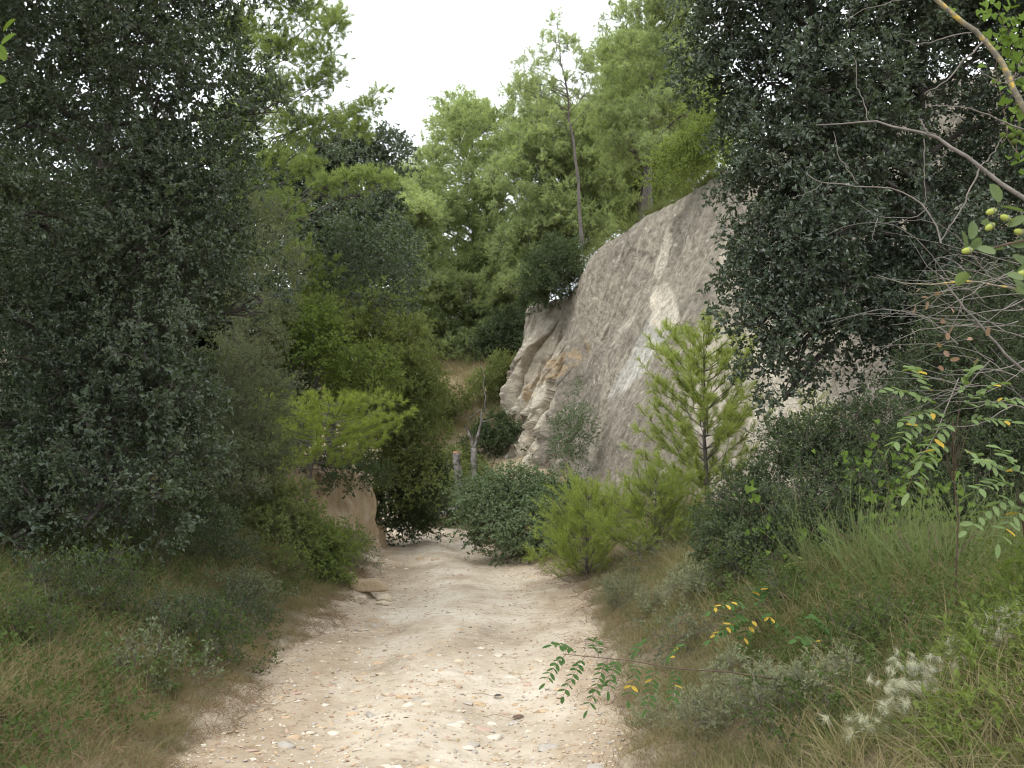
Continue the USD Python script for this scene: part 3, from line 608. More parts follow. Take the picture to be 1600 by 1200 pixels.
# right holm oak in front of the cliff
bl = blobs_px([(1130, 40, 11.0, .55), (1240, 20, 10.7, .72), (1370, 40, 10.9, .75), (1500, 40, 11.4, .75), (1640, 50, 11.4, .8), (1125, 130, 11.1, .38), (1200, 130, 10.9, .5), (1300, 140, 10.5, .6), (1420, 150, 11.2, .5), (1180, 215, 10.9, .36), (1250, 250, 10.5, .5), (1340, 250, 10.6, .5),
               (1185, 300, 10.8, .36), (1270, 350, 10.4, .48), (1215, 380, 10.5, .4), (1190, 430, 10.5, .36), (1270, 440, 10.3, .45), (1195, 500, 10.4, .36), (1255, 520, 10.3, .36), (1215, 570, 10.4, .28), (1225, 625, 10.4, .18), (1330, 380, 11.2, .5), (1440, 280, 11.8, .45),
               (1560, 190, 11.6, .55), (1460, 390, 10.9, .45), (1540, 330, 11.4, .6), (1640, 260, 11.5, .7), (1480, 480, 10.8, .4), (1580, 450, 11.2, .6), (1410, 440, 11.0, .36), (1600, 580, 11, .5), (1500, 580, 10.9, .38), (1390, 560, 10.8, .25), (1310, 520, 10.6, .26), (1385, 490, 10.7, .32), (1430, 520, 10.8, .3), (1340, 450, 10.9, .3), (1440, 590, 10.6, .26), (1310, 590, 10.7, .16), (1345, 520, 10.8, .2),
               (1150, -70, 11, .7), (1300, -80, 11, .8), (1480, -80, 11, .9), (1640, -80, 11, .9), (1720, 400, 11.3, .8), (1330, 200, 11.6, .7), (1420, 330, 12.2, .5)])
t = thing("holm_oak", "dark holm oak overhanging the bare cliff on the right", "tree")
rng = R(102)
limbs(t, on(1490, 11.6), at(1450, 20, 11.4), bl, M["bark"], rng, .2, 5, lowest=.5)
crown(t, bl, oakT(210, "oak2", ll=.047, lw_=.024), 41, rng, size=1.05, inner=.5)
# far dark oak left of the gap of sky
rng = R(103)
bl = blobs_px([(592, 245, 28, .7), (560, 270, 28, 1.0), (520, 250, 28.5, 1.0), (480, 280, 28.5, 1.1), (600, 225, 28, .35), (560, 340, 28, 1.1), (590, 390, 27.8, .9), (520, 360, 28.3, 1.2), (605, 440, 27.6, .7), (560, 430, 27.8, 1.0), (480, 400, 28.5, 1.2), (440, 320, 29, 1.3), (520, 460, 28, 1.0), (540, 510, 28.4, 1.1), (595, 495, 28.2, .9), (490, 520, 28.4, 1.1)])
t = thing("holm_oak", "farther dark oak behind the shrubs left of the sky gap", "tree")
limbs(t, on(540, 28.6), at(530, 260, 28.5), bl, M["bark"], rng, .2, 4)
crown(t, bl, oakT(220, "oak", n=44, L=.4, ll=.066, lw_=.038), 20, rng, size=1.15)
# tall pine behind the left oak reaching out over the gap
rng = R(104)
P = []
for (px, py, Y, r) in [(420, -20, 16, .5), (470, 20, 16, .42), (515, 45, 15.8, .3), (445, 80, 16.2, .45), (500, 90, 15.8, .36), (530, 25, 15.8, .18), (420, 150, 16.3, .45), (480, 140, 16, .35), (520, 120, 15.7, .2), (455, 200, 16.2, .42), (500, 195, 16, .28), (540, 190, 15.8, .26), (575, 170, 15.6, .24), (597, 145, 15.5, .13), (560, 205, 15.7, .2),
                       (430, 260, 16.4, .45), (480, 262, 16, .26), (540, 285, 15.7, .2), (580, 280, 15.6, .24), (610, 283, 15.5, .14), (510, 292, 15.8, .2), (440, 330, 16.4, .4), (350, 270, 16.8, .5), (390, 330, 16.6, .42), (345, 360, 16.8, .45), (385, 410, 16.4, .4), (350, 450, 16.6, .45), (395, 480, 16.2, .35), (380, 60, 16.6, .6), (370, 200, 16.6, .6), (360, -60, 16.5, .7), (460, -50, 16, .5)]:
    P.append((at(px, py, Y), r))
t = thing("pine_tree", "tall pine behind the left oak with branches reaching into the sky gap", "tree")
limbs(t, on(350, 17), at(390, -60, 16.6), P, M["pine_bark"], rng, .16, 4, thick=.13)
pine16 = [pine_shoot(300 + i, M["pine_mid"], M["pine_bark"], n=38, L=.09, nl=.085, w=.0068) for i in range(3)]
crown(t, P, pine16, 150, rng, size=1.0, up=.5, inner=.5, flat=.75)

# pines on the slope and rim behind
rng = R(105)
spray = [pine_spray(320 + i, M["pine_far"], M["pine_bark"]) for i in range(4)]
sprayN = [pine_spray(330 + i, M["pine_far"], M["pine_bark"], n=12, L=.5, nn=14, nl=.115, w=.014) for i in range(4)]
def far_pine(label, poly, Y, dY, n, r, trunk, dens, seed, protos=spray, r0=.16, size=1.0, group=None, maxb=26):
    rng = R(seed); B = poly_blobs(poly, Y, dY, n, r, rng)
    t = thing("pine_tree", label, "tree", group)
    T = np.array([at(px, py, yy) for px, py, yy in trunk]); ts = np.linspace(0, len(T) - 1, 12)
    T = np.stack([np.interp(ts, np.arange(len(T)), T[:, k]) for k in range(3)], 1) + rng.normal(0, .03, (12, 3))
    limbs(t, None, None, B, M["pine_bark"], rng, r0, 3, trunk_pts=T, maxb=maxb)
    crown(t, B, protos, dens, rng, size=size, up=.6, inner=.5, flat=.7, below=.35)
FP = 1
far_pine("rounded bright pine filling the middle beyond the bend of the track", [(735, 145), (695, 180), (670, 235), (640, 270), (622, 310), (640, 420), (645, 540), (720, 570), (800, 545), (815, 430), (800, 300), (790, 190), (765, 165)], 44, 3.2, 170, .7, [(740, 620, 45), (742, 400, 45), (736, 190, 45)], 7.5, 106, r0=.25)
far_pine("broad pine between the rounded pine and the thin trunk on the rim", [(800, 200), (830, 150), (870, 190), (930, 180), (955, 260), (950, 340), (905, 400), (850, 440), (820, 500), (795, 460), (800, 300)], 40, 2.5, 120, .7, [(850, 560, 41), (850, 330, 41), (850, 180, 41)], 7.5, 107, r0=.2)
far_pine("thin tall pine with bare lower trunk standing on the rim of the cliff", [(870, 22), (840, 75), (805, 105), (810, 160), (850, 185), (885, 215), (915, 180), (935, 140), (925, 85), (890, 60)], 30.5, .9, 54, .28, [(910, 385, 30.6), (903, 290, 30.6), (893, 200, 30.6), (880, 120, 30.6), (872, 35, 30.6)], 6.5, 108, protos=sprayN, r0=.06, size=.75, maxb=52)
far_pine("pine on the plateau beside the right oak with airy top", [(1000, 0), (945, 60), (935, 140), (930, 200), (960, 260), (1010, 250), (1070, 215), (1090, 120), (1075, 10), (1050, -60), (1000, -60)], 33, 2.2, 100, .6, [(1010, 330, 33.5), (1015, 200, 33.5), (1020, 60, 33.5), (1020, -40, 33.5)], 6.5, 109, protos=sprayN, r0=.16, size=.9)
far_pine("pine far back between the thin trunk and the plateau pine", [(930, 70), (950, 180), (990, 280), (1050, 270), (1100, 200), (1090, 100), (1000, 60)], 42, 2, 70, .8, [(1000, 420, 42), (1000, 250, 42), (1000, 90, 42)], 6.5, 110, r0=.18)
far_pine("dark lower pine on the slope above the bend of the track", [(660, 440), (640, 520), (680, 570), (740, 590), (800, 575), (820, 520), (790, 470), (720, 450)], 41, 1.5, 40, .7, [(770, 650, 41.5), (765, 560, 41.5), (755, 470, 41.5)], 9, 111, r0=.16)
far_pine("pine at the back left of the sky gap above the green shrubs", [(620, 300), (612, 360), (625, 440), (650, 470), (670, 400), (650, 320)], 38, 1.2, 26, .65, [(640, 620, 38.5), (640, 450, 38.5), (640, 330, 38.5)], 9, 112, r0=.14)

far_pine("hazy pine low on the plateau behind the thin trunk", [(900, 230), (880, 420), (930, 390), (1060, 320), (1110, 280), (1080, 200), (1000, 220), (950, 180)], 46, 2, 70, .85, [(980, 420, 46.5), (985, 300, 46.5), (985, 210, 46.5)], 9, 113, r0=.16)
# dense wood behind the left oak
rng = R(114)
for (px, Y, H_, lab) in [(120, 17, 7.0, "dense oak glimpsed through the gaps of the left oak"), (300, 18, 6.0, "dense oak between the left oak and the tall pine trunk")]:
    c = on(px, Y); bl = [(c + np.array([rng.normal(0, 1.1), rng.normal(0, .9), rng.uniform(.4, 1) * H_ * .8 + .3]), rng.uniform(.8, 1.2)) for _ in range(14)] + [(c + np.array([rng.normal(0, 1.2), rng.normal(0, .6), rng.uniform(.3, 2.2)]), .9) for _ in range(7)]
    t = thing("holm_oak", lab, "tree")
    limbs(t, c, c + [0, 0, H_ * .85], bl, M["bark"], rng, .16, 2)
    crown(t, bl, oakT(int(230 + Y), "oak", n=44, L=.36, ll=.065, lw_=.036), 17, rng, size=1.1)

# ------------------------------------------------------------------ young pines
def young_pine(label, base, H, rad, seed, mat="pine_young", whorls=8, per=6, lean=(0, 0), shoots=5, lo=.12, nl=.075, up=.55, group=None, w=.003, prof=None, top=True, L=.2):
    """Trunk with whorls of ascending branches, each carrying needled shoots."""
    rng = R(seed); t = thing("young_pine", label, "tree", group); base = np.asarray(base)
    tip = base + [lean[0], lean[1], H]
    T = curve(base - [0, 0, .1], tip, rng, 12, .03)
    part(t, "trunk", tube(T, np.linspace(.018 * H ** .7 + .006, .004, 12), 7), M["pine_bark"], True)
    pos, dr, sc = [], [], []
    for k in range(whorls):
        h = lo + (1 - lo) * (k + rng.uniform(-.25, .25)) / whorls; a = T[0] + (T[-1] - T[0]) * np.clip(h, 0, 1)
        a = np.array([np.interp(np.clip(h, 0, 1) * 11, np.arange(12), T[:, q]) for q in range(3)])
        R_ = rad * (prof(h) if prof else (1 - h) ** .75 + .08)
        th0 = rng.uniform(0, 6.28); ms = []
        for b in range(per):
            th = th0 + b * 2 * np.pi / per + rng.normal(0, .3); Lb = R_ * rng.uniform(.45, 1.3)
            if rng.random() < .16: continue
            d = np.array([math.cos(th), math.sin(th), up * rng.uniform(.5, 1.4)]); e = a + d * Lb
            Pc = curve(a, e, rng, 6, .06, -.06); ms.append(tube(Pc, np.linspace(.004 + .004 * Lb, .002, 6), 4, False))
            for s in range(max(2, int(shoots * Lb / rad * 1.3) + 1)):
                q = rng.uniform(.3, 1.0); p_ = np.array([np.interp(q * 5, np.arange(6), Pc[:, c]) for c in range(3)])
                pos.append(p_); dr.append(nrm(d * .7 + sph(1, rng)[0] * .75 + [0, 0, .35])); sc.append(rng.uniform(.75, 1.2))
            pos.append(Pc[-1]); dr.append(nrm(d + [0, 0, .4])); sc.append(1.1)
        part(t, "branch", join(ms), M["pine_bark"], True)
    for k in range(4 if top else 0):
        pos.append(T[-1] - [0, 0, .05 + .07 * k]); dr.append(nrm(np.array([0, 0, 1.0]) + rng.normal(0, .3, 3))); sc.append(1.0)
    pr = [pine_shoot(seed * 10 + i, M[mat], M["pine_bark"], n=44, L=L, nl=nl, w=w * 1.5) for i in range(3)]
    baked(t, "foliage", pr, np.array(pos), np.array(dr), np.array(sc), rng)
    return t
# round-headed young pine on the left bank
b = on(472, 15.0); b[2] = at(472, 812, 15)[2]
young_pine("bright round-headed young pine with bare leaning trunk on the left bank", b, at(520, 628, 15)[2] - b[2], 1.0, 121, whorls=11, per=9, lean=(.48, -.1), shoots=11, lo=.42, up=.30, prof=lambda h: 1.12 * math.sqrt(max(1 - ((h - .60) / .44) ** 2, .05)), L=.09, nl=.085)
b = on(1100, 13.5); b[2] = at(1100, 800, 13.5)[2]
young_pine("slender pale green young pine in front of the pale foot of the cliff", b, at(1095, 515, 13.5)[2] - b[2], .82, 122, mat="pine_light", whorls=13, per=9, shoots=14, L=.10, w=.0030, nl=.095, lo=.10, up=.8, prof=lambda h: .12 + .95 * math.sin(math.pi * min(1, (h + .25) / 1.25)) ** .8)
b = on(915, 13.4, 0)
young_pine("bushy young pine at the right edge of the track touching the ground", b, at(925, 765, 13.4)[2] - b[2], .62, 123, mat="pine_young", whorls=10, per=8, shoots=9, lo=.02, up=.8, prof=lambda h: 1.0 * (1 - h) ** .5 + .08)
b = on(1020, 12.6, 0)
young_pine("bushy young pine between the ground-hugging pine and the dark ivied shrub", b, at(1020, 745, 12.6)[2] - b[2], .62, 124, mat="pine_young", whorls=10, per=8, shoots=8, lo=.08, up=.7, prof=lambda h: 1.05 * (1 - h) ** .5 + .1)
b = on(460, 18.5)
b[2] = at(470, 520, 18.5)[2]
young_pine("light green young pine showing above the shrubs left of the far oak", b, at(480, 378, 18.5)[2] - b[2], 1.0, 125, mat="pine_mid", whorls=9, per=9, shoots=13, lo=.05, up=.35, L=.09, nl=.085, prof=lambda h: 1.0 * (1 - h) ** .45 + .1, w=.0045)
b = on(430, 15.8); b[2] = at(430, 700, 15.8)[2]
young_pine("small light pine just left of the round-headed young pine", b, at(425, 590, 15.8)[2] - b[2], .42, 126, mat="pine_young", whorls=7, per=6, shoots=6, lo=.1)
b = at(1275, 760, 14.2)
young_pine("pale sapling pine seen through the gap under the right oak", b, 1.3, .36, 127, mat="pine_light", whorls=8, per=5, shoots=5, lo=.1)

# ------------------------------------------------------------------ shrubs left
rng = R(131)
smallT = lambda s, m, **k: [leaf_twig(s + i, M[m], M["bark"], **k) for i in range(3)]
def px_shrub(name, label, cat, bpx, bY, L, protos, dens, seed, **kw):
    by = kw.pop("base_py", None)
    return shrub(name, label, cat, on(bpx, bY) if by is None else at(bpx, by, bY), blobs_px(L), protos, dens, R(seed), **kw)
px_shrub("evergreen_shrub", "tall olive green shrub mass at the bend behind the round-headed pine", "shrub", 600, 21.5,
         [(540, 490, 21.5, .75), (600, 500, 21.8, .7), (575, 555, 21, .85), (630, 560, 21.5, .7), (520, 540, 21, .7), (620, 620, 21, .8), (660, 630, 21.3, .5), (650, 690, 21, .6), (675, 680, 21.3, .3), (600, 690, 20.8, .7), (560, 640, 21, .7), (640, 750, 20.8, .5), (600, 760, 20.6, .45), (480, 500, 21.5, .7), (470, 560, 21.5, .6)],
         smallT(400, "shrub", n=60, L=.32, ll=.048, lw_=.027), 30, 132, stems=5, base_py=800, sub=1)
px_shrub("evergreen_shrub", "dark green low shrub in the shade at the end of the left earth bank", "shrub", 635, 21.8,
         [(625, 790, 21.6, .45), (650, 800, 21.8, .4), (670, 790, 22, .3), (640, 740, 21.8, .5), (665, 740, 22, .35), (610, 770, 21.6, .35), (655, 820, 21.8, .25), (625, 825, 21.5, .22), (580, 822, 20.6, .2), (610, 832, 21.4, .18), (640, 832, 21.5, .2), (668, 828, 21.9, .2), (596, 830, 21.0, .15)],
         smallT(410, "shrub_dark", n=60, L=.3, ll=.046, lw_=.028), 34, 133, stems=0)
px_shrub("wild_service_tree", "small tree with a few orange autumn leaves above the round-headed pine", "tree", 462, 17.2,
         [(450, 520, 17, .4), (490, 510, 17, .35), (515, 540, 17, .3), (440, 555, 17.2, .35), (475, 555, 16.8, .35), (430, 500, 17.2, .35), (500, 580, 17, .25)],
         smallT(420, "autumn", n=44, L=.26, ll=.05, lw_=.03), 32, 134, stems=7, rs=.022, base_py=690)
px_shrub("buckthorn_shrub", "light green shrub right of the autumn tinted tree and above the round-headed pine", "shrub", 540, 18.3,
         [(550, 590, 18, .42), (580, 580, 18.2, .38), (520, 600, 18, .35), (600, 610, 18.2, .3), (560, 620, 17.8, .35)],
         smallT(430, "shrub_bright", n=54, L=.26, ll=.045, lw_=.025), 34, 135, stems=4, base_py=720)
px_shrub("olive_shrub", "tall grey green shrub beside the right flank of the left oak", "shrub", 385, 12.6,
         [(400, 530, 13, .4), (385, 590, 12.6, .42), (400, 640, 12.4, .4), (375, 690, 12.2, .4), (400, 730, 12.2, .36), (360, 750, 12, .36), (405, 480, 13.2, .4), (350, 580, 11.6, .36), (345, 650, 11.4, .38), (330, 710, 11.2, .36), (340, 770, 11.2, .3), (320, 620, 11.8, .3), (420, 600, 13, .3), (410, 420, 13.4, .45), (395, 350, 13.6, .45), (425, 690, 12.4, .25)],
         smallT(440, "shrub_grey", n=70, L=.22, ll=.026, lw_=.011), 66, 136, stems=8)
px_shrub("phillyrea_shrub", "mid green bushy shrub at the foot of the round-headed pine", "shrub", 430, 12.8,
         [(430, 780, 13, .32), (460, 800, 12.8, .28), (410, 810, 12.6, .3), (440, 840, 12.4, .3), (480, 850, 12.6, .26), (390, 780, 12.8, .3), (400, 850, 12.2, .3)],
         smallT(450, "shrub", n=64, L=.2, ll=.028, lw_=.014), 68, 137, stems=5, rs=.01)
px_shrub("phillyrea_shrub", "bright green low shrub at the left edge of the track by the rocks", "shrub", 515, 12.6,
         [(500, 860, 12.6, .26), (525, 880, 12.6, .25), (510, 905, 12.4, .24), (495, 890, 12.4, .22), (540, 850, 12.9, .2), (480, 830, 12.8, .22), (525, 925, 12.3, .16)],
         smallT(460, "shrub_bright", n=60, L=.17, ll=.025, lw_=.014), 84, 138, stems=5, rs=.008)
px_shrub("heath_shrub", "small brownish grey shrub at the foot of the left earth bank", "shrub", 560, 14.6,
         [(560, 860, 14.6, .2), (550, 880, 14.4, .2), (570, 885, 14.4, .14), (545, 850, 14.8, .2)],
         smallT(465, "shrub_grey", n=36, L=.2, ll=.022, lw_=.008), 70, 139, stems=3, rs=.008)
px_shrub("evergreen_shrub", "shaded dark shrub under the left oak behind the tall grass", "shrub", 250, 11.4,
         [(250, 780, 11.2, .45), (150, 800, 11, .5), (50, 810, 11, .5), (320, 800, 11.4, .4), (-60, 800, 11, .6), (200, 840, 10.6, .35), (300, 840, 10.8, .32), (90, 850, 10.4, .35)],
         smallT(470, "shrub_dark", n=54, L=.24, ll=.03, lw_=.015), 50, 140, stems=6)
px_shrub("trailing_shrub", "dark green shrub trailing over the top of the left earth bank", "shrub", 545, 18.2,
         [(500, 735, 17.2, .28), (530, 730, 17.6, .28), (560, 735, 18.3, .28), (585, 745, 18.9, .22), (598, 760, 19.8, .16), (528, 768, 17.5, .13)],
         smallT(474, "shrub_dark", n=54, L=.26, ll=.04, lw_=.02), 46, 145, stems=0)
px_shrub("low_bush", "green low bush at the foot of the left earth bank", "shrub", 500, 15.4,
         [(480, 836, 15.6, .2), (510, 848, 15.6, .17), (545, 852, 15.4, .14), (455, 822, 15.6, .26)], smallT(477, "shrub", n=54, L=.22, ll=.034, lw_=.017), 58, 146, stems=3)
# low bushes inside the left verge
for k, (px, Y, r, m, lab) in enumerate([(350, 8.3, .26, "shrub_dark", "small dark bush at the left track edge in front of the dry grass"), (395, 9.6, .22, "shrub_grey", "small grey bush in dry grass on the left track edge"), (285, 7.3, .2, "shrub_dark", "lowest dark bush among grass at the left track edge"),
                                      (90, 9.2, .3, "shrub_bright", "bright leafy weeds under the left oak at the far left"), (160, 8.6, .22, "shrub_bright", "leafy weeds in the middle of the left verge"), (440, 11.4, .2, "shrub_bright", "bright bush in the dry grass below the mid green shrub")]):
    c = on(px, Y)
    shrub("low_bush", lab, "shrub", c, [(c + [0, 0, r * .8], r), (c + [r * .8, .1, r * .6], r * .8), (c + [-r * .8, 0, r * .6], r * .8)], smallT(480 + 5 * k, m, n=30, L=.16, ll=.024, lw_=.01), 75, R(150 + k), stems=3, rs=.006)

rb = R(148)
left_words = ["under the left edge of the oak", "nearest the lower left corner", "beside the reddish litter", "halfway up the left verge", "in front of the oak trunk", "below the grey green shrub", "at the middle of the left track edge", "in the shade behind the front grass"]
for k, (px, Y, r, m, w_) in enumerate([(60, 8.4, .28, "shrub_dark", 0), (40, 6.0, .2, "herb", 1), (250, 6.3, .17, "shrub_grey", 2), (180, 7.4, .22, "herb", 3), (210, 9.6, .3, "shrub_dark", 4), (330, 10.2, .3, "shrub_dark", 5), (345, 7.3, .2, "herb", 6), (110, 7.0, .2, "shrub_dark", 7)]):
    c = on(px, Y); nm = {"shrub_dark": "dark leafy", "herb": "dull green", "shrub_grey": "greyish"}[m]
    shrub("low_bush", f"{nm} low bush {left_words[w_]}", "shrub", c, [(c + [0, 0, r * .8], r), (c + [r * .9, .1, r * .5], r * .8), (c + [-r * .9, 0, r * .6], r * .8), (c + [r * .2, -.1, r * 1.4], r * .6)], smallT(850 + 5 * k, m, n=26, L=.17, ll=.026, lw_=.012), 62, R(860 + k), stems=3, rs=.006)
for k, (px, Y, r, m, lab) in enumerate([(1230, 6.8, .2, "herb", "dull green low bush left of the tall feathery broom"), (1060, 7.2, .16, "shrub_grey", "greyish low bush behind the reddish arching stem"), (1350, 5.2, .18, "herb", "dull green low bush above the white seed heads"), (1150, 8.0, .2, "herb", "dull green low bush at the foot of the ivied dark shrub"), (1020, 11.4, .2, "shrub_grey", "greyish low bush in straw grass under the young pines"), (1230, 4.6, .14, "herb", "dull green low bush at the bottom edge beside the silvery bushes")]):
    c = on(px, Y)
    shrub("low_bush", lab, "shrub", c, [(c + [0, 0, r * .8], r), (c + [r * .9, .1, r * .5], r * .8), (c + [-r * .9, 0, r * .6], r * .8)], smallT(900 + 5 * k, m, n=26, L=.17, ll=.026, lw_=.011), 62, R(910 + k), stems=3, rs=.005)

# ------------------------------------------------------------------ earth bank left and rocks
M["bank"] = solid("earth_bank", [(.3, (.27, .195, .115)), (.5, (.37, .28, .175)), (.7, (.48, .40, .29))], 2.4, bump=1.0, dist=.06, stretch=(1, 1, .45))
n_, m_ = 110, 60
pts = np.array([at(455, 800, 17.0)[:2], at(500, 800, 17.4)[:2], at(545, 800, 18.2)[:2], at(585, 800, 19.2)[:2], at(601, 800, 20.4)[:2], at(596, 800, 22)[:2], at(560, 800, 24)[:2]])
s_ = np.linspace(0, 6, n_); B2 = np.stack([PchipInterpolator(np.arange(7), pts[:, k])(s_) for k in range(2)], 1)
Tn = nrm(np.gradient(B2, axis=0)); Nb = np.stack([Tn[:, 1], -Tn[:, 0]], 1)
zz = np.concatenate([np.linspace(-.4, 1, 40), np.ones(20)]); back = np.concatenate([np.zeros(40), np.linspace(.02, 1, 20) ** 1.3 * 2.5])
H = np.interp(s_, [0, 1.2, 2.4, 3.6, 4.2, 5, 6], [1.0, 1.25, 1.35, 1.45, 1.3, 1.2, 1.0])
zb = zg(B2[:, 0], B2[:, 1])
Bp = np.zeros((n_, m_, 3))
Bp[..., :2] = B2[:, None] - Nb[:, None] * (back + .25 * np.clip(zz, 0, 1))[None, :, None]
Bp[..., 2] = np.minimum(zb, .4)[:, None] * .6 + H[:, None] * zz[None] + .35 * back[None]
q = 1.2 * (meshkit.fbm(Bp * [1.6, 1.6, .5], 4, 71) - .5) + .5 * (np.abs(meshkit.fbm(Bp * [3.4, 3.4, .5], 3, 74) - .5) - .2) + .35 * (meshkit.fbm(Bp * [5, 5, 2.5], 4, 72) - .5)
Bp[..., :2] += Nb[:, None] * (q * .7)[..., None]; Bp[..., 2] += sm(.2, 1, zz)[None] * .9 * (meshkit.fbm(np.stack([B2[:, 0], B2[:, 1], 0 * s_], -1)[:, None] * [1.3, 1.3, 1] + 0 * Bp, 3, 73) - .5)
i = np.arange(n_ * m_).reshape(n_, m_)
f = np.vstack([np.stack([i[:-1, :-1], i[1:, :-1], i[1:, 1:]], -1).reshape(-1, 3), np.stack([i[:-1, :-1], i[1:, 1:], i[:-1, 1:]], -1).reshape(-1, 3)])
tag(stage.GetPrimAtPath(part("/World", "earth_bank", (Bp.reshape(-1, 3), f), M["bank"], True)), kind="structure")
rng = R(160)
def boulder(seed, size, fl=.6):
    rng = R(seed); import trimesh
    s = trimesh.creation.icosphere(3, 1.0); v = s.vertices.copy()
    d = np.ones(len(v))
    for k in range(14):
        nvec = sph(1, rng)[0]; h = rng.uniform(.42, .8); d = np.minimum(d, h / np.maximum(v @ nvec, 1e-3))
    v = v * np.minimum(d, 1.0)[:, None]; v *= (1 + .12 * (meshkit.fbm(v * 2.5 + seed, 3, 3) - .5))[:, None]
    return v * np.asarray(size), s.faces
for k, (px, py, Y, sz, lab, m) in enumerate([(572, 936, 12.4, (.30, .2, .16), "largest buff boulder at the left edge of the track", "bank"), (602, 944, 12.2, (.12, .12, .09), "small ochre rock at the right end of the boulder heap", "stone_buff"),
                                           (560, 962, 11.9, (.16, .1, .06), "flat pale rock in front of the largest boulder", "stone_buff"), (548, 920, 12.7, (.14, .12, .12), "grey rock half hidden by the low bright shrub", "bank"), (598, 962, 11.8, (.09, .07, .04), "small flat rock at the near right of the boulder heap", "stone_buff")]):
    c = at(px, py, Y); v, f = boulder(170 + k, sz)
    c[2] = max(float(zg(np.array([c[0]]), np.array([Y]))[0]), float(zpath(np.array([c[0]]), np.array([Y]))[0])) + sz[2] * .45
    p_ = part("/World", "boulder", (v + c, f), M[m], 40); tag(stage.GetPrimAtPath(p_), lab, "rock")

# ------------------------------------------------------------------ right side shrubs
brT = [leaf_twig(500 + i, M["bramble"], M["brown_twig"], n=54, L=.32, ll=.042, lw_=.028, side=6) for i in range(3)]
px_shrub("bramble_thicket", "grey green bramble thicket on the right edge of the track below the cliff", "shrub", 820, 18,
         [(770, 780, 18, .42), (810, 775, 18.2, .45), (850, 785, 18, .42), (750, 810, 17.8, .35), (790, 820, 17.5, .45), (840, 830, 17.2, .42), (870, 820, 17.2, .36), (770, 845, 17.3, .28), (815, 855, 16.8, .3), (860, 870, 16.4, .26), (745, 785, 18.4, .3), (880, 790, 17.8, .35)],
         brT, 44, 180, stems=8, stem_mat="brown_twig")
px_shrub("cliff_shrub", "grey green bush growing in the dark recess of the cliff", "shrub", 890, 25.8, [(892, 690, 25.3, .38), (880, 710, 25.3, .32), (905, 665, 25.3, .32), (885, 665, 25.4, .3), (912, 650, 25.2, .2), (895, 720, 25.2, .22)], smallT(510, "bramble", n=26, L=.3, ll=.05, lw_=.026), 30, 181, stems=0)
px_shrub("cliff_shrub", "tiny bush high in the dark slab of the cliff", "shrub", 895, 26, [(898, 618, 25.6, .16), (903, 608, 25.6, .13)], smallT(515, "bramble", n=22, L=.2, ll=.04, lw_=.02), 45, 182, stems=0)
px_shrub("cliff_shrub", "small green tuft on the cliff beside the washed streak", "shrub", 1058, 22, [(1050, 530, 21.8, .17), (1066, 526, 21.6, .17)], smallT(518, "shrub_bright", n=24, L=.2, ll=.04, lw_=.018), 45, 183, stems=0)
for uc, v, s, m, lab, L in [(1.55, 1.03, .8, "shrub_dark", "dark bush on the rim left of the thin pine trunk", [(870, 400, 29.5, .6), (850, 420, 29.6, .5), (890, 415, 29.3, .45), (835, 440, 29.8, .45), (860, 445, 29.4, .4), (885, 440, 29.2, .3), (850, 455, 29.9, .4), (870, 450, 29.8, .4), (835, 465, 30.6, .4), (885, 425, 29.6, .4), (830, 478, 31, .3), (862, 462, 30.4, .35), (895, 440, 29.9, .3), (905, 420, 29.6, .25)]),
                          (3.3, 1.03, .8, "shrub_bright", "olive bush on the cliff rim beside the overhanging right oak", [(1060, 250, 22.5, .42), (1085, 235, 22.3, .42), (1045, 275, 22.8, .3), (1110, 215, 22.2, .45), (1075, 265, 22.4, .3), (1100, 180, 22.4, .4), (1120, 245, 22, .3), (1130, 195, 21.4, .4), (1150, 235, 20.8, .32), (1145, 160, 21, .4), (1165, 200, 20.5, .35), (1020, 290, 23.4, .2)])]:
    px_shrub("rim_shrub", lab, "shrub", 0, 30, L, smallT(int(520 + uc * 10), m, n=54, L=.3, ll=.05, lw_=.022), 32, int(184 + uc), stems=0)
px_shrub("evergreen_shrub", "dark thorny shrub draped with ivy in front of the right oak", "shrub", 1280, 8.8,
         [(1170, 800, 8.8, .34), (1150, 850, 8.6, .32), (1180, 880, 8.3, .30), (1250, 730, 8.9, .36), (1240, 700, 9.0, .25), (1330, 680, 9.0, .3), (1240, 830, 8.4, .4), (1320, 720, 9, .36), (1330, 800, 8.5, .4), (1390, 690, 9, .36), (1400, 780, 8.7, .4), (1260, 900, 8.1, .26), (1320, 870, 8.2, .3), (1470, 720, 9.1, .42), (1480, 800, 8.8, .36), (1540, 740, 9.2, .5), (1210, 760, 8.9, .25), (1120, 830, 8.8, .2), (1130, 880, 8.5, .2), (1420, 640, 9.3, .3), (1600, 700, 9.4, .5), (1580, 820, 9, .45), (1480, 560, 9.4, .34), (1560, 560, 9.3, .4), (1600, 480, 9.5, .45), (1530, 640, 9.2, .4), (1450, 600, 9.6, .26), (1500, 480, 9.8, .3), (1640, 600, 9.3, .45)],
         smallT(530, "shrub_dark", n=66, L=.18, ll=.022, lw_=.011), 92, 190, stems=10, rs=.014)
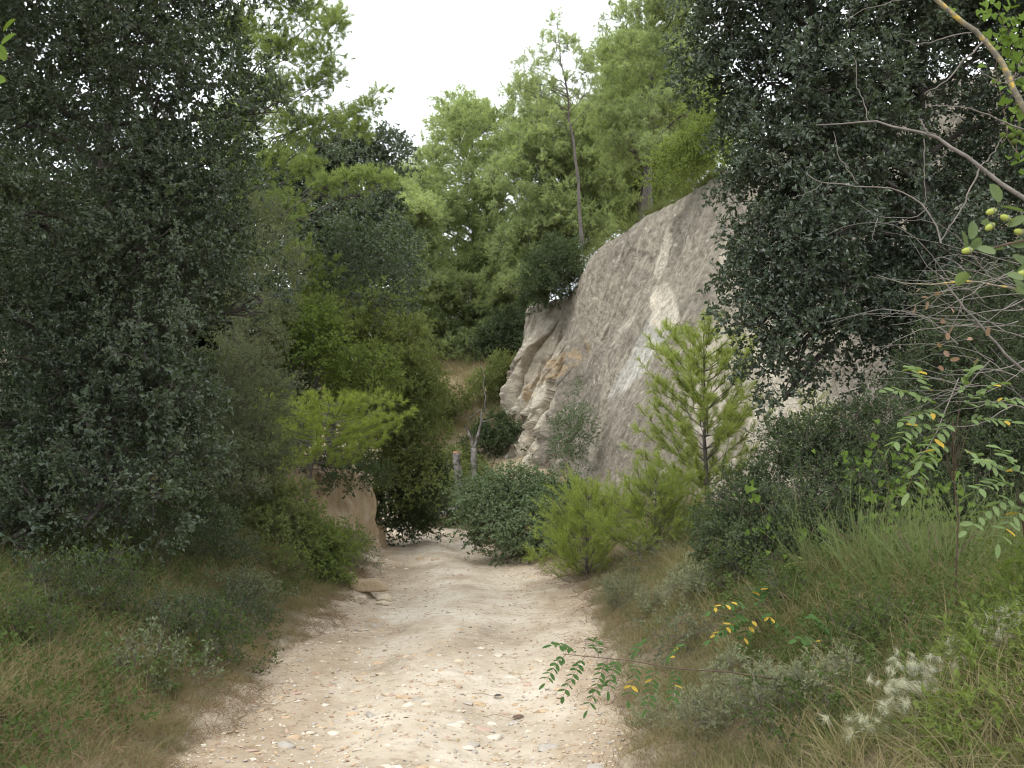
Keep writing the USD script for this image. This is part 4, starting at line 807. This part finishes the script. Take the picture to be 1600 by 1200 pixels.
# hillside and far bank bushes
for k, (px, Y, r, m, lab) in enumerate([(700, 27.5, .5, "shrub", "bush left of the fallen log at the end of the track"), (778, 30, .6, "shrub_dark", "dark bush behind the forked dead tree"), (670, 29, .5, "shrub", "bush behind the tall olive shrub on the slope"), (790, 34, .8, "shrub", "bush on the slope beside the end of the cliff"),
                                      (640, 33, 1.2, "shrub", "tall bush deep behind the olive shrub mass"), (800, 39, 1.0, "shrub_dark", "dark undergrowth beside the top left corner of the cliff"), (738, 28.2, .42, "shrub", "green bush right behind the forked dead tree trunk"), (688, 28.6, .4, "shrub_dark", "dark bush on the slope left of the broken stump"), (716, 29.5, .45, "shrub", "green bush on the slope above the broken stump"), (720, 27, .35, "shrub_grey", "small grey bush at the foot of the broken stump"), (760, 26.5, .45, "shrub", "green bush between the bramble thicket and the forked dead tree")]):
    c = on(px, Y)
    shrub("hillside_bush", lab, "shrub", c, [(c + [0, 0, r * .7], r), (c + [r * .8, 0, r * .6], r * .8), (c + [-r * .8, 0, r * .5], r * .8), (c + [0, -.3 * r, r * 1.4], r * .7)], smallT(540 + 4 * k, m, n=54, L=.34, ll=.055, lw_=.03), 26, R(200 + k), stems=3)
# broken stump, forked dead tree, log
rng = R(220)
b = at(722, 800, 27.2); tp = at(713, 708, 27.2)
t = thing("broken_stump", "pale broken tree stump with a reddish cut top beyond the bend", "stump")
part(t, "trunk", tube(curve(b, tp, rng, 8, .03), np.linspace(.13, .10, 8), 9), M["birch"], True)
part(t, "cut_face", tube(np.array([tp - [0, 0, .01], tp + [0, 0, .05]]), [.10, .085], 9), M["cut"])
t = thing("dead_tree", "forked dead tree with pale bark right of the broken stump", "tree")
b = at(742, 770, 27); k0 = at(740, 700, 27)
part(t, "trunk", tube(curve(b, k0, rng, 7, .04), np.linspace(.10, .08, 7), 8), M["birch"], True)
for (a, c, r) in [((740, 700), (728, 665), .05), ((740, 700), (752, 660), .06), ((752, 660), (753, 640), .035), ((752, 660), (768, 655), .02), ((753, 640), (730, 655), .015), ((760, 645), (752, 570), .02)]:
    part(t, "branch", tube(curve(at(*a, 27), at(*c, 27), rng, 6, .07), np.linspace(r, r * .5, 6), 6), M["birch"], True)
t = thing("fallen_log", "pale fallen log lying on the earth slope at the end of the track", "log")
part(t, "trunk", tube(curve(at(686, 805, 25.6), at(716, 793, 26.4), rng, 6, .02), np.linspace(.07, .055, 6), 8), M["birch"], True)
part(t, "branch", tube(curve(at(686, 803, 25.6), at(682, 778, 25.5), rng, 5, .06), np.linspace(.025, .012, 5), 5), M["birch"], True)

# ------------------------------------------------------------------ grass and ground cover
rng = R(230)
def verge_points(n, side, y0, y1, d0, d1, rng, pw=1.5, dp=1.0):
    y = y0 + (y1 - y0) * rng.random(n) ** pw; d = d0 + (d1 - d0) * rng.random(n) ** dp
    l, r = edges(y); x = l - d if side < 0 else r + d
    return x, y, d
def gnormal(x, y):
    e = .12
    return nrm(np.stack([(zg(x - e, y) - zg(x + e, y)) / (2 * e), (zg(x, y - e) - zg(x, y + e)) / (2 * e), np.ones_like(x)], 1))
def grass(name, label, cat, protos, x, y, size, rng, dz=-.01, lean=.25):
    D = gnormal(x, y) * .5 + [0, 0, .6] + sph(len(x), rng) * [lean, lean, 0]
    (vf, mat), = [b for nm, b in bake(protos, np.stack([x, y, zg(x, y) + dz], 1), D, size, rng).items() if nm != "stalk"]
    tag(stage.GetPrimAtPath(part("/World", name, vf, mat)), label, cat, kind="stuff")
gt = [tuft(600 + i, M["grass"], n=15, L=.30, w=.0058, bend=.75) for i in range(8)]
dt = [tuft(610 + i, M["dry"], n=14, L=.36, w=.0038, bend=.6) for i in range(8)]
rt = [tuft(620 + i, M["reddry"], n=14, L=.14, w=.004, bend=1.0, spread=.1, lean=1.2) for i in range(3)]
herb = [leaf_twig(630 + i, M["herb"], M["brown_twig"], n=18, L=.2, ll=.032, lw_=.016, side=4, stem=.0012) for i in range(3)]
herbd = [leaf_twig(636 + i, M["herb"], M["brown_twig"], n=20, L=.2, ll=.026, lw_=.010, side=4, stem=.0015) for i in range(3)]
a = [verge_points(5200, -1, 4.0, 15, .12, 4.5, rng, 1.4), verge_points(6500, 1, 3.0, 12, .15, 5, rng, 1.4), verge_points(900, 1, 12, 20, .4, 3, rng, 1), verge_points(900, -1, 14, 22, .3, 2, rng, 1)]
x, y, d = (np.concatenate(z) for z in zip(*a))
grass("green_grass", "green grass covering both verges of the track", "grass", gt, x, y, rng.uniform(.5, 1.25, len(x)) * np.clip(.4 + d * .5, .4, 1.1), rng)
a = [verge_points(450, 1, 3.4, 6.8, -.12, .5, rng, 1), verge_points(2600, -1, 4.0, 14, .05, 3.2, rng, 1.2), verge_points(2200, -1, 4.4, 13, -.05, 1.1, rng, 1.2), verge_points(600, -1, 9, 13, .2, 1.2, rng, 1), verge_points(2400, 1, 3.2, 10, .1, 3.5, rng), verge_points(700, 1, 9.5, 13, .1, 1.6, rng, 1), verge_points(500, 1, 14, 22, .05, 1.0, rng, 1)]
x, y, d = (np.concatenate(z) for z in zip(*a))
grass("dry_grass", "dry straw coloured grass on both verges of the track", "grass", dt, x, y, rng.uniform(.5, 1.2, len(x)) * np.clip(.45 + d * .6, .45, 1.1), rng)
a = [verge_points(2600, -1, 4.2, 16, -.2, .8, rng, 1.2), verge_points(1200, 1, 4.5, 22, -.15, .55, rng, 1)]
x, y, d = (np.concatenate(z) for z in zip(*a))
grass("dry_litter", "reddish dry plant litter along the track edges", "dead leaves", rt, x, y, rng.uniform(.4, 1.1, len(x)), rng, dz=.0)
a = [verge_points(4600, -1, 4.0, 13, .4, 4.8, rng, 1.3), verge_points(1900, 1, 4.5, 10, .9, 4, rng, 1.3)]
x, y, d = (np.concatenate(z) for z in zip(*a))
grass("weeds", "low leafy weeds among the grass of the verges", "weeds", herb + herbd, x, y, rng.uniform(.6, 1.3, len(x)), rng, lean=.6)
# slope beyond, and the rim
hx, hy = np.append(rng.uniform(-9, 4, 2600), rng.uniform(-4.5, .5, 1800)), np.append(rng.uniform(25, 42, 2600), rng.uniform(31, 41, 1800))
l, r = edges(hy); keep = (hx < l - .2) | (hx > r + .2)
bt = [tuft(640 + i, M["dry"], n=11, L=.6, w=.012, bend=.7, spread=.12) for i in range(3)]
grass("slope_grass", "dry grass on the sunlit slope beyond the bend", "grass", bt, hx[keep], hy[keep], rng.uniform(.5, 1.2, keep.sum()), rng)
n = 1500
uu, v2 = rng.uniform(.8, 5, n), 1.0 + rng.random(n) ** 2 * .7
P = np.array([rim(a_, b_) for a_, b_ in zip(uu, v2)]) + rng.normal(0, .12, (n, 3)) * [1, 1, 0]
gb = [tuft(650 + i, M["grass"], n=12, L=.45, w=.012, bend=.7, spread=.1) for i in range(3)]
t = thing("rim_grass", "grass fringe hanging on the rim of the cliff", "grass", kind="stuff")
baked(t, "tufts", gb, P, np.tile([-.2, -.1, 1.0], (n, 1)) + sph(n, rng) * .25, rng.uniform(.5, 1.2, n), rng)

# ------------------------------------------------------------------ right foreground plants
rng = R(240)
bro = [wand(660 + i, M["broom"]) for i in range(3)]
for k, (px, Y, n_, s, lab) in enumerate([(1350, 7.2, 26, 1.0, "tall feathery green broom bush in front of the ivied dark shrub"), (1450, 6.2, 24, .85, "feathery broom bush just right of and nearer than the tall one"), (1560, 6.8, 22, 1.0, "feathery broom bush at the right edge of the picture")]):
    s *= .95
    c = on(px, Y); t = thing("broom_bush", lab, "shrub")
    P = c + rng.normal(0, .16, (n_, 3)) * [1.3, 1, 0]; D = np.tile([0, 0, 1.0], (n_, 1)) + nrm(P - c + 1e-6) * .5 + rng.normal(0, .15, (n_, 3))
    for q in range(5): part(t, "stem", tube(curve(c - [0, 0, .05], c + np.append(rng.normal(0, .15, 2), .35), rng, 5), np.linspace(.006, .003, 5), 4), M["brown_twig"], True)
    baked(t, "foliage", bro, P, D, s * rng.uniform(.8, 1.25, n_), rng)
sil = [leaf_twig(670 + i, M["silver"], M["pale_twig"], n=60, L=.11, ll=.015, lw_=.005, side=6, up=.9, stem=.001) for i in range(3)]
for k, (px, Y, r, lab) in enumerate([(968, 10.2, .17, "upright silvery bush at the right track edge below the young pines"), (1080, 8.4, .17, "silvery bush in dry grass behind the overhanging pinnate branch"), (1020, 9.3, .10, "small silvery bush between the upright one and the dry grass"), (1090, 5.3, .11, "low silvery bush at the bottom edge beside the track"), (1190, 5.1, .13, "second low silvery bush from the track at the bottom edge"),
                                   (1280, 4.9, .12, "low silvery bush left of the white seed heads"), (1140, 6.0, .10, "low silvery bush under the long reddish stem"), (1020, 5.7, .07, "smallest silvery tuft nearest the bottom of the track")]):
    c = on(px, Y)
    shrub("silvery_bush", lab, "shrub", c, [(c + [0, 0, r * .8], r), (c + [r * .8, .05, r * .6], r * .75), (c + [-r * .7, 0, r * .6], r * .75)], sil, 230, R(250 + k), stems=3, rs=.004, stem_mat="pale_twig", up=.7)

# robinia shoots: stem, compound leaves, each leaflet built
def leaflet_mesh(P, D, N, l, w):
    D = nrm(D); S = nrm(np.cross(D, N)); U_ = np.cross(S, D); t = np.array([0, .12, .38, .7, .92, 1.0]); hw = np.array([.0, .62, 1.0, .9, .45, .0]) * w / 2
    v = [P]
    for k in range(1, 5): v += [P + D * l * t[k] + S * hw[k] + U_ * hw[k] * .3, P + D * l * t[k] - U_ * l * .05 * t[k], P + D * l * t[k] - S * hw[k] + U_ * hw[k] * .3]
    v.append(P + D * l - U_ * l * .07)
    f = [[0, 1, 2], [0, 2, 3]]
    for k in range(3):
        a = 1 + 3 * k; b = a + 3; f += [[a, b, b + 1], [a, b + 1, a + 1], [a + 1, b + 1, b + 2], [a + 1, b + 2, a + 2]]
    f += [[10, 13, 11], [11, 13, 12]]
    return np.array(v), np.array(f)
def compound(parent, a, b, rng, pairs=7, l=.032, w=.016, mat="robinia", yel=0.0, ny=0):
    a, b = np.asarray(a, float), np.asarray(b, float); L = np.linalg.norm(b - a)
    Pc = curve(a, b, rng, 7, .04, .10); rach = part(parent, "leaf", tube(Pc, np.linspace(.0013, .0006, 7), 4), M["brown_twig"] if mat == "robinia" else M["broom"])
    T = nrm(np.gradient(Pc, axis=0)); up = np.array([0, -.35, 1.0])
    for k in range(pairs + 1):
        t = .16 + .84 * k / pairs; p_ = np.array([np.interp(t * 6, np.arange(7), Pc[:, c]) for c in range(3)]); d = np.array([np.interp(t * 6, np.arange(7), T[:, c]) for c in range(3)])
        s = nrm(np.cross(d, up))
        for sg in ((-1, 1) if k < pairs else (0,)):
            dd = nrm(d * (.45 if sg else 1) + s * sg + rng.normal(0, .16, 3) - [0, 0, .15])
            m = M["yellow"] if rng.random() < yel else M[mat]
            part(rach, "leaflet", leaflet_mesh(p_, dd, nrm(up + rng.normal(0, .3, 3)), l * rng.uniform(.8, 1.15), w * rng.uniform(.85, 1.1)), m, True)
rng = R(260)
Yr = 4.5
t = thing("robinia_shoot", "arching pinnate green shoot hanging over the right side of the track", "plant")
st = [at(px, py, y) for px, py, y in [(1215, 1062, 5.1), (1140, 1050, 4.9), (1050, 1044, 4.7), (985, 1032, 4.55), (920, 1026, 4.5), (880, 1022, 4.45)]]
part(t, "stem", tube(st, np.linspace(.004, .0015, 6), 6), M["brown_twig"], True)
for a, b, n_ in [((900, 1024), (862, 1008), 4), ((885, 1022), (852, 1068), 5), ((915, 1026), (880, 1088), 6), ((950, 1028), (918, 1110), 7), ((935, 1027), (930, 1000), 4), ((965, 1031), (950, 1080), 5), ((985, 1033), (1005, 1000), 4), ((1000, 1036), (982, 1095), 5), ((1020, 1040), (1010, 1108), 6), ((1040, 1043), (1060, 1010), 4), ((1060, 1045), (1050, 1100), 5)]:
    compound(t, at(*a, 4.5 + .002 * (a[0] - 880)), at(*b, 4.42 + .002 * (a[0] - 880)), rng, n_ + 1, l=.040, w=.018, yel=.0 if a[0] < 980 else .08)
def robinia(label, base, leaves_, Y, mat="robinia", yel=.1, l=.055, w=.026, pairs=6):
    t = thing("robinia_shoot", label, "plant")
    tops = [at(px, py, Y) for px, py, _, _ in leaves_]
    top = np.mean(tops, 0)
    part(t, "stem", tube(curve(base, top, rng, 7, .03), np.linspace(.006, .002, 7), 6), M["brown_twig"], True)
    for (a, b, c, d), tp in zip(leaves_, tops):
        part(t, "twig", tube(curve(base + (top - base) * .7, tp, rng, 5, .05), np.linspace(.002, .001, 5), 5), M["brown_twig"], True)
        compound(t, tp, at(c, d, Y - .08), rng, pairs, l, w, mat, yel)
robinia("low pinnate shoot with yellowing leaflets left of the broom", on(1190, 6.4), [(1170, 965, 1130, 985), (1180, 965, 1150, 1035), (1170, 950, 1110, 955), (1190, 960, 1225, 985), (1160, 975, 1110, 1000), (1185, 950, 1190, 915)], 6.2, yel=.14)
robinia("pinnate shoot with orange leaflets in front of the feathery broom", on(1300, 5.6), [(1300, 1030, 1250, 1045), (1310, 1020, 1345, 1060), (1305, 1035, 1290, 1085), (1295, 1015, 1245, 1000), (1310, 1010, 1350, 1015), (1300, 1005, 1270, 965)], 5.5, yel=.13)
robinia("pale pinnate shoot below the bare twigs on the right", on(1480, 5.3), [(1470, 640, 1385, 612), (1480, 650, 1410, 660), (1490, 660, 1440, 720), (1500, 640, 1560, 600), (1510, 660, 1580, 660), (1480, 690, 1420, 770), (1500, 700, 1560, 740), (1460, 620, 1425, 575), (1500, 620, 1520, 575), (1530, 640, 1600, 625), (1450, 660, 1390, 700)], 4.9, "robinia_grey", .10, .066, .027)
robinia("pale pinnate shoot at the right edge above the broom", on(1600, 5.0), [(1590, 760, 1520, 770), (1590, 780, 1510, 830), (1600, 750, 1560, 700), (1605, 790, 1560, 850), (1590, 770, 1630, 800), (1580, 745, 1530, 720)], 4.6, "robinia_grey", .08, .062, .026)

# ivy over the dark shrub and top right corner: heart-shaped leaves
def ivy_leaf(P, N, size, rng):
    ang = rng.uniform(0, 6.28); N = nrm(N); a = nrm(np.cross(N, [.3, .2, 1])); b = np.cross(N, a)
    o = np.array([(0, 0), (.42, -.2), (.52, .2), (.3, .62), (0, 1.0), (-.3, .62), (-.52, .2), (-.42, -.2)])
    c, s = math.cos(ang), math.sin(ang); D = -np.array([0, 0, 1.0]) + rng.normal(0, .4, 3); D = nrm(D - N * (D @ N)); S = np.cross(N, D)
    v = [P + (D * (y * size) + S * (x * size) + N * size * (.18 * abs(x) - .1 * y * y)) for x, y in o] + [P + D * size * .35 - N * size * .02]
    return np.array(v), np.array([[8, i, (i + 1) % 8] for i in range(8)])
rng = R(270)
def ivy(label, spots, Yr, size, seed, n, name="ivy"):
    rng = R(seed); t = thing(name, label, "climbing plant")
    P = [at(px + rng.normal(0, sx), py + rng.normal(0, sy), Y + rng.normal(0, .06)) for px, py, Y, sx, sy, k in spots for _ in range(k)]
    cs = [at(s[0], s[1], s[2] + .05) for s in spots]
    for a, b in zip(cs[:-1], cs[1:]):
        part(t, "stem", tube(curve(a, b, rng, 6, .12), np.linspace(.003, .002, 6), 4), M["brown_twig"], True)
    for p_ in P:
        part(t, "leaf", ivy_leaf(p_, np.array([-.15, -1, .55]) + rng.normal(0, .45, 3), size * rng.uniform(.6, 1.2), rng), M["ivy"], True)
ivy("ivy with heart-shaped green leaves draped over the dark shrub", [(1180, 770, 8.3, 12, 14, 8), (1200, 830, 8.2, 14, 16, 12), (1230, 900, 7.8, 20, 18, 14), (1260, 850, 7.9, 25, 20, 14), (1340, 720, 8.5, 26, 20, 28), (1370, 690, 8.5, 16, 14, 8), (1390, 770, 8.2, 30, 24, 44), (1430, 740, 8.4, 26, 26, 44), (1470, 790, 8.2, 26, 24, 40), (1370, 830, 8.0, 24, 22, 24), (1440, 700, 8.5, 18, 14, 20), (1250, 960, 7.4, 22, 12, 10)], 8, .055, 271, 0)
ivy("ivy hanging in the top right corner above the bare branch", [(1560, 20, 6.4, 26, 18, 34), (1585, 60, 6.4, 18, 24, 34), (1585, 120, 6.4, 18, 20, 30), (1590, 180, 6.4, 14, 24, 26), (1590, 240, 6.3, 14, 14, 10), (1565, 60, 6.5, 12, 14, 10)], 6, .055, 272, 0)
t = thing("ivy_fruit", "cluster of round yellow green berries at the right edge", "berries")
for px, py in [(1567, 212), (1580, 213), (1592, 208), (1600, 216), (1585, 222)]:
    import trimesh
    s = trimesh.creation.icosphere(2, .022); part(t, "berry", (s.vertices + at(px, py, 6.2), s.faces), M["clematis"], True)

# bare lichened branches on the right
rng = R(280)
t = thing("bare_branch", "long bare grey branch slanting across the dark oak at right", "branch")
Yb = 5.6
def twig(parent, pts, r0, r1, Y, mat, name="branch", dy=0.0, nseg=14, wob=.008):
    T = np.array([at(px, py, Y + dy * i / max(len(pts) - 1, 1)) for i, (px, py) in enumerate(pts)]); ts = np.linspace(0, len(T) - 1, nseg)
    T = np.stack([PchipInterpolator(np.arange(len(T)), T[:, k])(ts) if len(T) > 1 else T[:, k] for k in range(3)], 1) + rng.normal(0, wob * .5, (nseg, 3))
    part(parent, name, tube(T, np.linspace(r0, r1, nseg), 6), M[mat], True)
twig(t, [(1640, 340), (1560, 280), (1500, 240), (1455, 212), (1400, 200), (1350, 190), (1275, 197)], .016, .004, Yb, "pale_twig", dy=.4)
twig(t, [(1455, 212), (1445, 200), (1436, 183)], .008, .005, Yb + .2, "pale_twig", "twig")
twig(t, [(1358, 190), (1350, 160), (1338, 130), (1336, 90)], .004, .002, Yb + .35, "pale_twig", "twig")
twig(t, [(1445, 215), (1444, 270), (1448, 330)], .003, .0015, Yb + .2, "pale_twig", "twig")
twig(t, [(1480, 235), (1465, 250), (1445, 258)], .003, .0015, Yb + .2, "pale_twig", "twig")
twig(t, [(1530, 262), (1510, 310), (1490, 345), (1470, 375)], .006, .003, Yb + .1, "pale_twig", "twig")
twig(t, [(1530, 262), (1550, 240), (1565, 215)], .004, .002, Yb + .1, "pale_twig", "twig")
t = thing("bare_branch", "thin bare branch curving through the dark hollow of the oak", "branch")
twig(t, [(1472, 380), (1450, 330), (1420, 305), (1380, 292), (1320, 288), (1285, 285), (1260, 270)], .006, .003, 5.9, "pale_twig", dy=.2)
twig(t, [(1285, 285), (1265, 300), (1235, 310)], .003, .0015, 6.1, "pale_twig", "twig")
twig(t, [(1340, 288), (1325, 265), (1310, 240), (1303, 205)], .004, .002, 6.0, "pale_twig", "twig")
twig(t, [(1450, 322), (1420, 340), (1380, 340), (1350, 325), (1330, 312)], .003, .0015, 6.0, "pale_twig", "twig")
twig(t, [(1372, 340), (1366, 360), (1362, 376)], .003, .0015, 6.0, "pale_twig", "twig")
t = thing("lichened_branch", "orange lichened branch descending from the top right corner", "branch")
twig(t, [(1445, -20), (1490, 25), (1530, 55), (1560, 90), (1580, 130), (1600, 170), (1640, 230)], .016, .020, 6.0, "lichen")
twig(t, [(1545, 60), (1510, 90), (1480, 125), (1445, 145)], .007, .003, 6.0, "pale_twig", "twig")
twig(t, [(1520, 50), (1480, 58), (1440, 68), (1410, 62)], .005, .002, 6.0, "pale_twig", "twig")
twig(t, [(1640, 205), (1580, 195), (1540, 178), (1490, 165), (1456, 165)], .006, .003, 5.9, "pale_twig", "twig")
twig(t, [(1640, 140), (1600, 120), (1570, 130), (1530, 110)], .005, .003, 5.9, "pale_twig", "twig")
twig(t, [(1440, -10), (1390, 5), (1350, 15), (1318, 38)], .004, .002, 6.3, "pale_twig", "twig")
# tangle of dead twigs
t = thing("dead_twig_tangle", "tangle of bare dead twigs with withered leaves under the acorn branch", "dead shrub")
rng = R(285)
for k in range(60):
    x0, y0 = rng.uniform(1480, 1660), rng.uniform(400, 640); an = rng.normal(2.95, .5); Lp = rng.uniform(60, 240)
    x1, y1 = x0 + Lp * math.cos(an), y0 - Lp * math.sin(an) * rng.choice([-1, 1]) * .8
    Yd = rng.uniform(5.2, 6.6)
    twig(t, [(x0, y0), ((x0 + x1) / 2, (y0 + y1) / 2 + rng.normal(0, 18)), (x1, y1)], rng.uniform(.0018, .0045), .001, Yd, "pale_twig", "twig", dy=rng.normal(0, .2), nseg=8)
twig(t, [(1660, 640), (1600, 580), (1550, 530), (1500, 470), (1470, 430)], .012, .005, 5.8, "pale_twig")
twig(t, [(1660, 500), (1590, 455), (1520, 440), (1440, 445), (1370, 430)], .008, .003, 5.6, "lichen")
M["withered"] = leaf_mat("withered_leaf", (.17, .10, .07), (.33, .23, .17), rough=.8, trans=.2)
for px, py in [(1470, 500), (1478, 520), (1465, 535), (1475, 548), (1440, 465), (1450, 470), (1490, 510), (1430, 478), (1520, 530), (1530, 560), (1460, 460), (1485, 480), (1470, 590), (1438, 450), (1500, 560), (1545, 510), (1466, 572)]:
    part(t, "withered_leaf", leaflet_mesh(at(px, py, 5.5), nrm(sph(1, rng)[0] - [0, 0, .8]), sph(1, rng)[0] + [0, -.6, 0], rng.uniform(.03, .06), rng.uniform(.02, .035)), M["withered"], True)

# near oak twig with acorns
rng = R(290)
t = thing("acorn_twig", "near oak twig with green acorns at the right edge", "branch")
Ya = 2.3
twig(t, [(1640, 365), (1590, 378), (1560, 385), (1525, 395)], .0035, .0015, Ya, "brown_twig", "stem", wob=.001)
twig(t, [(1640, 330), (1600, 340), (1565, 345)], .002, .001, Ya, "brown_twig", "stem", wob=.001)
for px, py in [(1512, 378), (1512, 405), (1535, 410), (1560, 400), (1580, 395), (1575, 330), (1590, 350), (1545, 355), (1560, 320), (1590, 415), (1535, 365), (1605, 380), (1600, 440), (1580, 430), (1500, 415), (1610, 330), (1585, 455)]:
    a = at(px + rng.normal(0, 6), py + rng.normal(0, 6), Ya + rng.normal(0, .03))
    part(t, "leaf", leaflet_mesh(a, nrm(sph(1, rng)[0] * [1, .5, 1]), np.array([0, -1, .4]) + rng.normal(0, .5, 3), rng.uniform(.04, .055), rng.uniform(.022, .03)), M["acorn_leaf"], True)
M["acorn"] = leaf_mat("acorn_shell", (.26, .30, .07), (.34, .36, .10), rough=.35, trans=.05)
for px, py, an in [(1548, 331, .3), (1546, 355, .6), (1510, 392, .2), (1592, 362, -.2), (1596, 428, .4), (1570, 340, -.3)]:
    s = trimesh.creation.icosphere(2, .0075); v = s.vertices * [1.55, 1, 1]; v[:, 0] += .004 * (v[:, 0] > .009)
    c, q = math.cos(an), math.sin(an); v = v @ np.array([[c, 0, q], [0, 1, 0], [-q, 0, c]])
    ac = part(t, "acorn", (v + at(px, py, Ya - .02), s.faces), M["acorn"], True)
    cup = trimesh.creation.icosphere(2, .0085); cv = cup.vertices; cv = cv * [.6, 1, 1] + [.007, 0, 0]; cv = cv @ np.array([[c, 0, q], [0, 1, 0], [-q, 0, c]])
    part(ac, "cup", (cv + at(px, py, Ya - .02), cup.faces), M["silver"], True)
t = thing("leafy_twig", "near bright green leaves at the top left corner", "branch")
twig(t, [(-40, 60), (-10, 70), (15, 90)], .003, .0015, 2.6, "brown_twig", "stem", wob=.001)
for px, py in [(0, 30), (5, 50), (-8, 60), (8, 95), (-5, 110), (10, 125), (2, 70)]:
    part(t, "leaf", leaflet_mesh(at(px, py, 2.6), nrm(rng.normal(0, 1, 3) * [1, .3, 1]), np.array([0, -1, .5]) + rng.normal(0, .4, 3), .05, .03), M["ivy"], True)

# clematis with seed fluff at the bottom right
rng = R(300)
t = thing("clematis", "yellow green clematis scrambling over the bottom right corner", "climbing plant")
cl = [leaf_twig(680 + i, M["clematis"], M["broom"], n=26, L=.2, ll=.040, lw_=.013, side=4, stem=.0014, spread=.8) for i in range(3)]
bl = blobs_px([(1560, 1000, 4.6, .16), (1600, 950, 4.8, .18), (1520, 1060, 4.3, .15), (1590, 1060, 4.2, .2), (1540, 1120, 4.0, .16), (1600, 1130, 3.9, .2), (1500, 1160, 3.9, .14), (1570, 1190, 3.7, .2), (1480, 1110, 4.2, .08), (1650, 1050, 4.2, .25), (1500, 1210, 3.7, .14), (1640, 920, 4.9, .2)])
g0 = on(1600, 4.4)
for c, r in bl[:8]: part(t, "stem", tube(curve(g0, c, rng, 7, .08), np.linspace(.004, .002, 7), 4), M["broom"], True)
crown(t, bl, cl, 110, rng, size=.8, up=.5, inner=.5)
def fluff(seed):
    rng = R(seed); d = nrm(sph(70, rng) + [0, 0, .3]); return [("fluff", blade(rng.normal(0, .004, (70, 3)), d, .024 * rng.uniform(.5, 1.2, 70), .0013, 1.3, rng, 3), M["fluff"], False)]
fp = [fluff(690 + i) for i in range(3)]
t = thing("clematis_seed_heads", "fluffy white clematis seed heads along the green scrambling leaves", "seed heads")
for k, (px, py, Y, n_) in enumerate([(1350, 1130, 4.5, 12), (1385, 1112, 4.5, 8), (1405, 1090, 4.6, 14), (1430, 1065, 4.7, 16), (1440, 1085, 4.6, 12), (1420, 1040, 4.8, 8), (1475, 1050, 4.7, 14), (1510, 1040, 4.7, 14), (1500, 1012, 4.9, 8), (1555, 1005, 4.8, 12), (1590, 985, 4.9, 12), (1575, 960, 5.0, 8), (1380, 1055, 4.7, 5), (1600, 965, 4.8, 8), (1450, 1040, 4.8, 8)]):
    Y *= .9; c = at(px, py, Y); n_ = int(n_ * 1.0); P = c + rng.normal(0, .042, (n_, 3)) * [1.3, 1, .8]
    part(t, "stem", tube(curve(at(px + 40, py + 60, Y), c, rng, 5, .08), np.linspace(.002, .001, 5), 4), M["broom"], True)
    baked(t, "seed_cluster", fp, P, sph(n_, rng) + [0, 0, .6], rng.uniform(.7, 1.2, n_), rng)
# dead leaf and dark scrap lying on the track
for px, py, m, s, lab in [(772, 1080, "bark", .05, "dark shrivelled leaf lying on the track"), (800, 1108, "brown_twig", .07, "reddish brown dry leaf lying on the track with a twig")]:
    Yq = CZ * FPX / (py - HZ) * .98; x_ = (px - 800) / FPX * Yq; z = float(zpath(np.array([x_]), np.array([Yq]))[0])
    t = thing("dry_leaf", lab, "dry leaf")
    part(t, "leaf", leaflet_mesh(np.array([x_, Yq, z + .012]), np.array([1.0, .25, .12]), np.array([.2, -.2, 1.0]), s * 1.2, s * .7), M[m], True)
    part(t, "twig", tube(curve([x_ - .25, Yq + .02, z + .012], [x_ + .05, Yq - .03, z + .02], rng, 7, .06), np.linspace(.002, .001, 7), 4), M["brown_twig"], True)
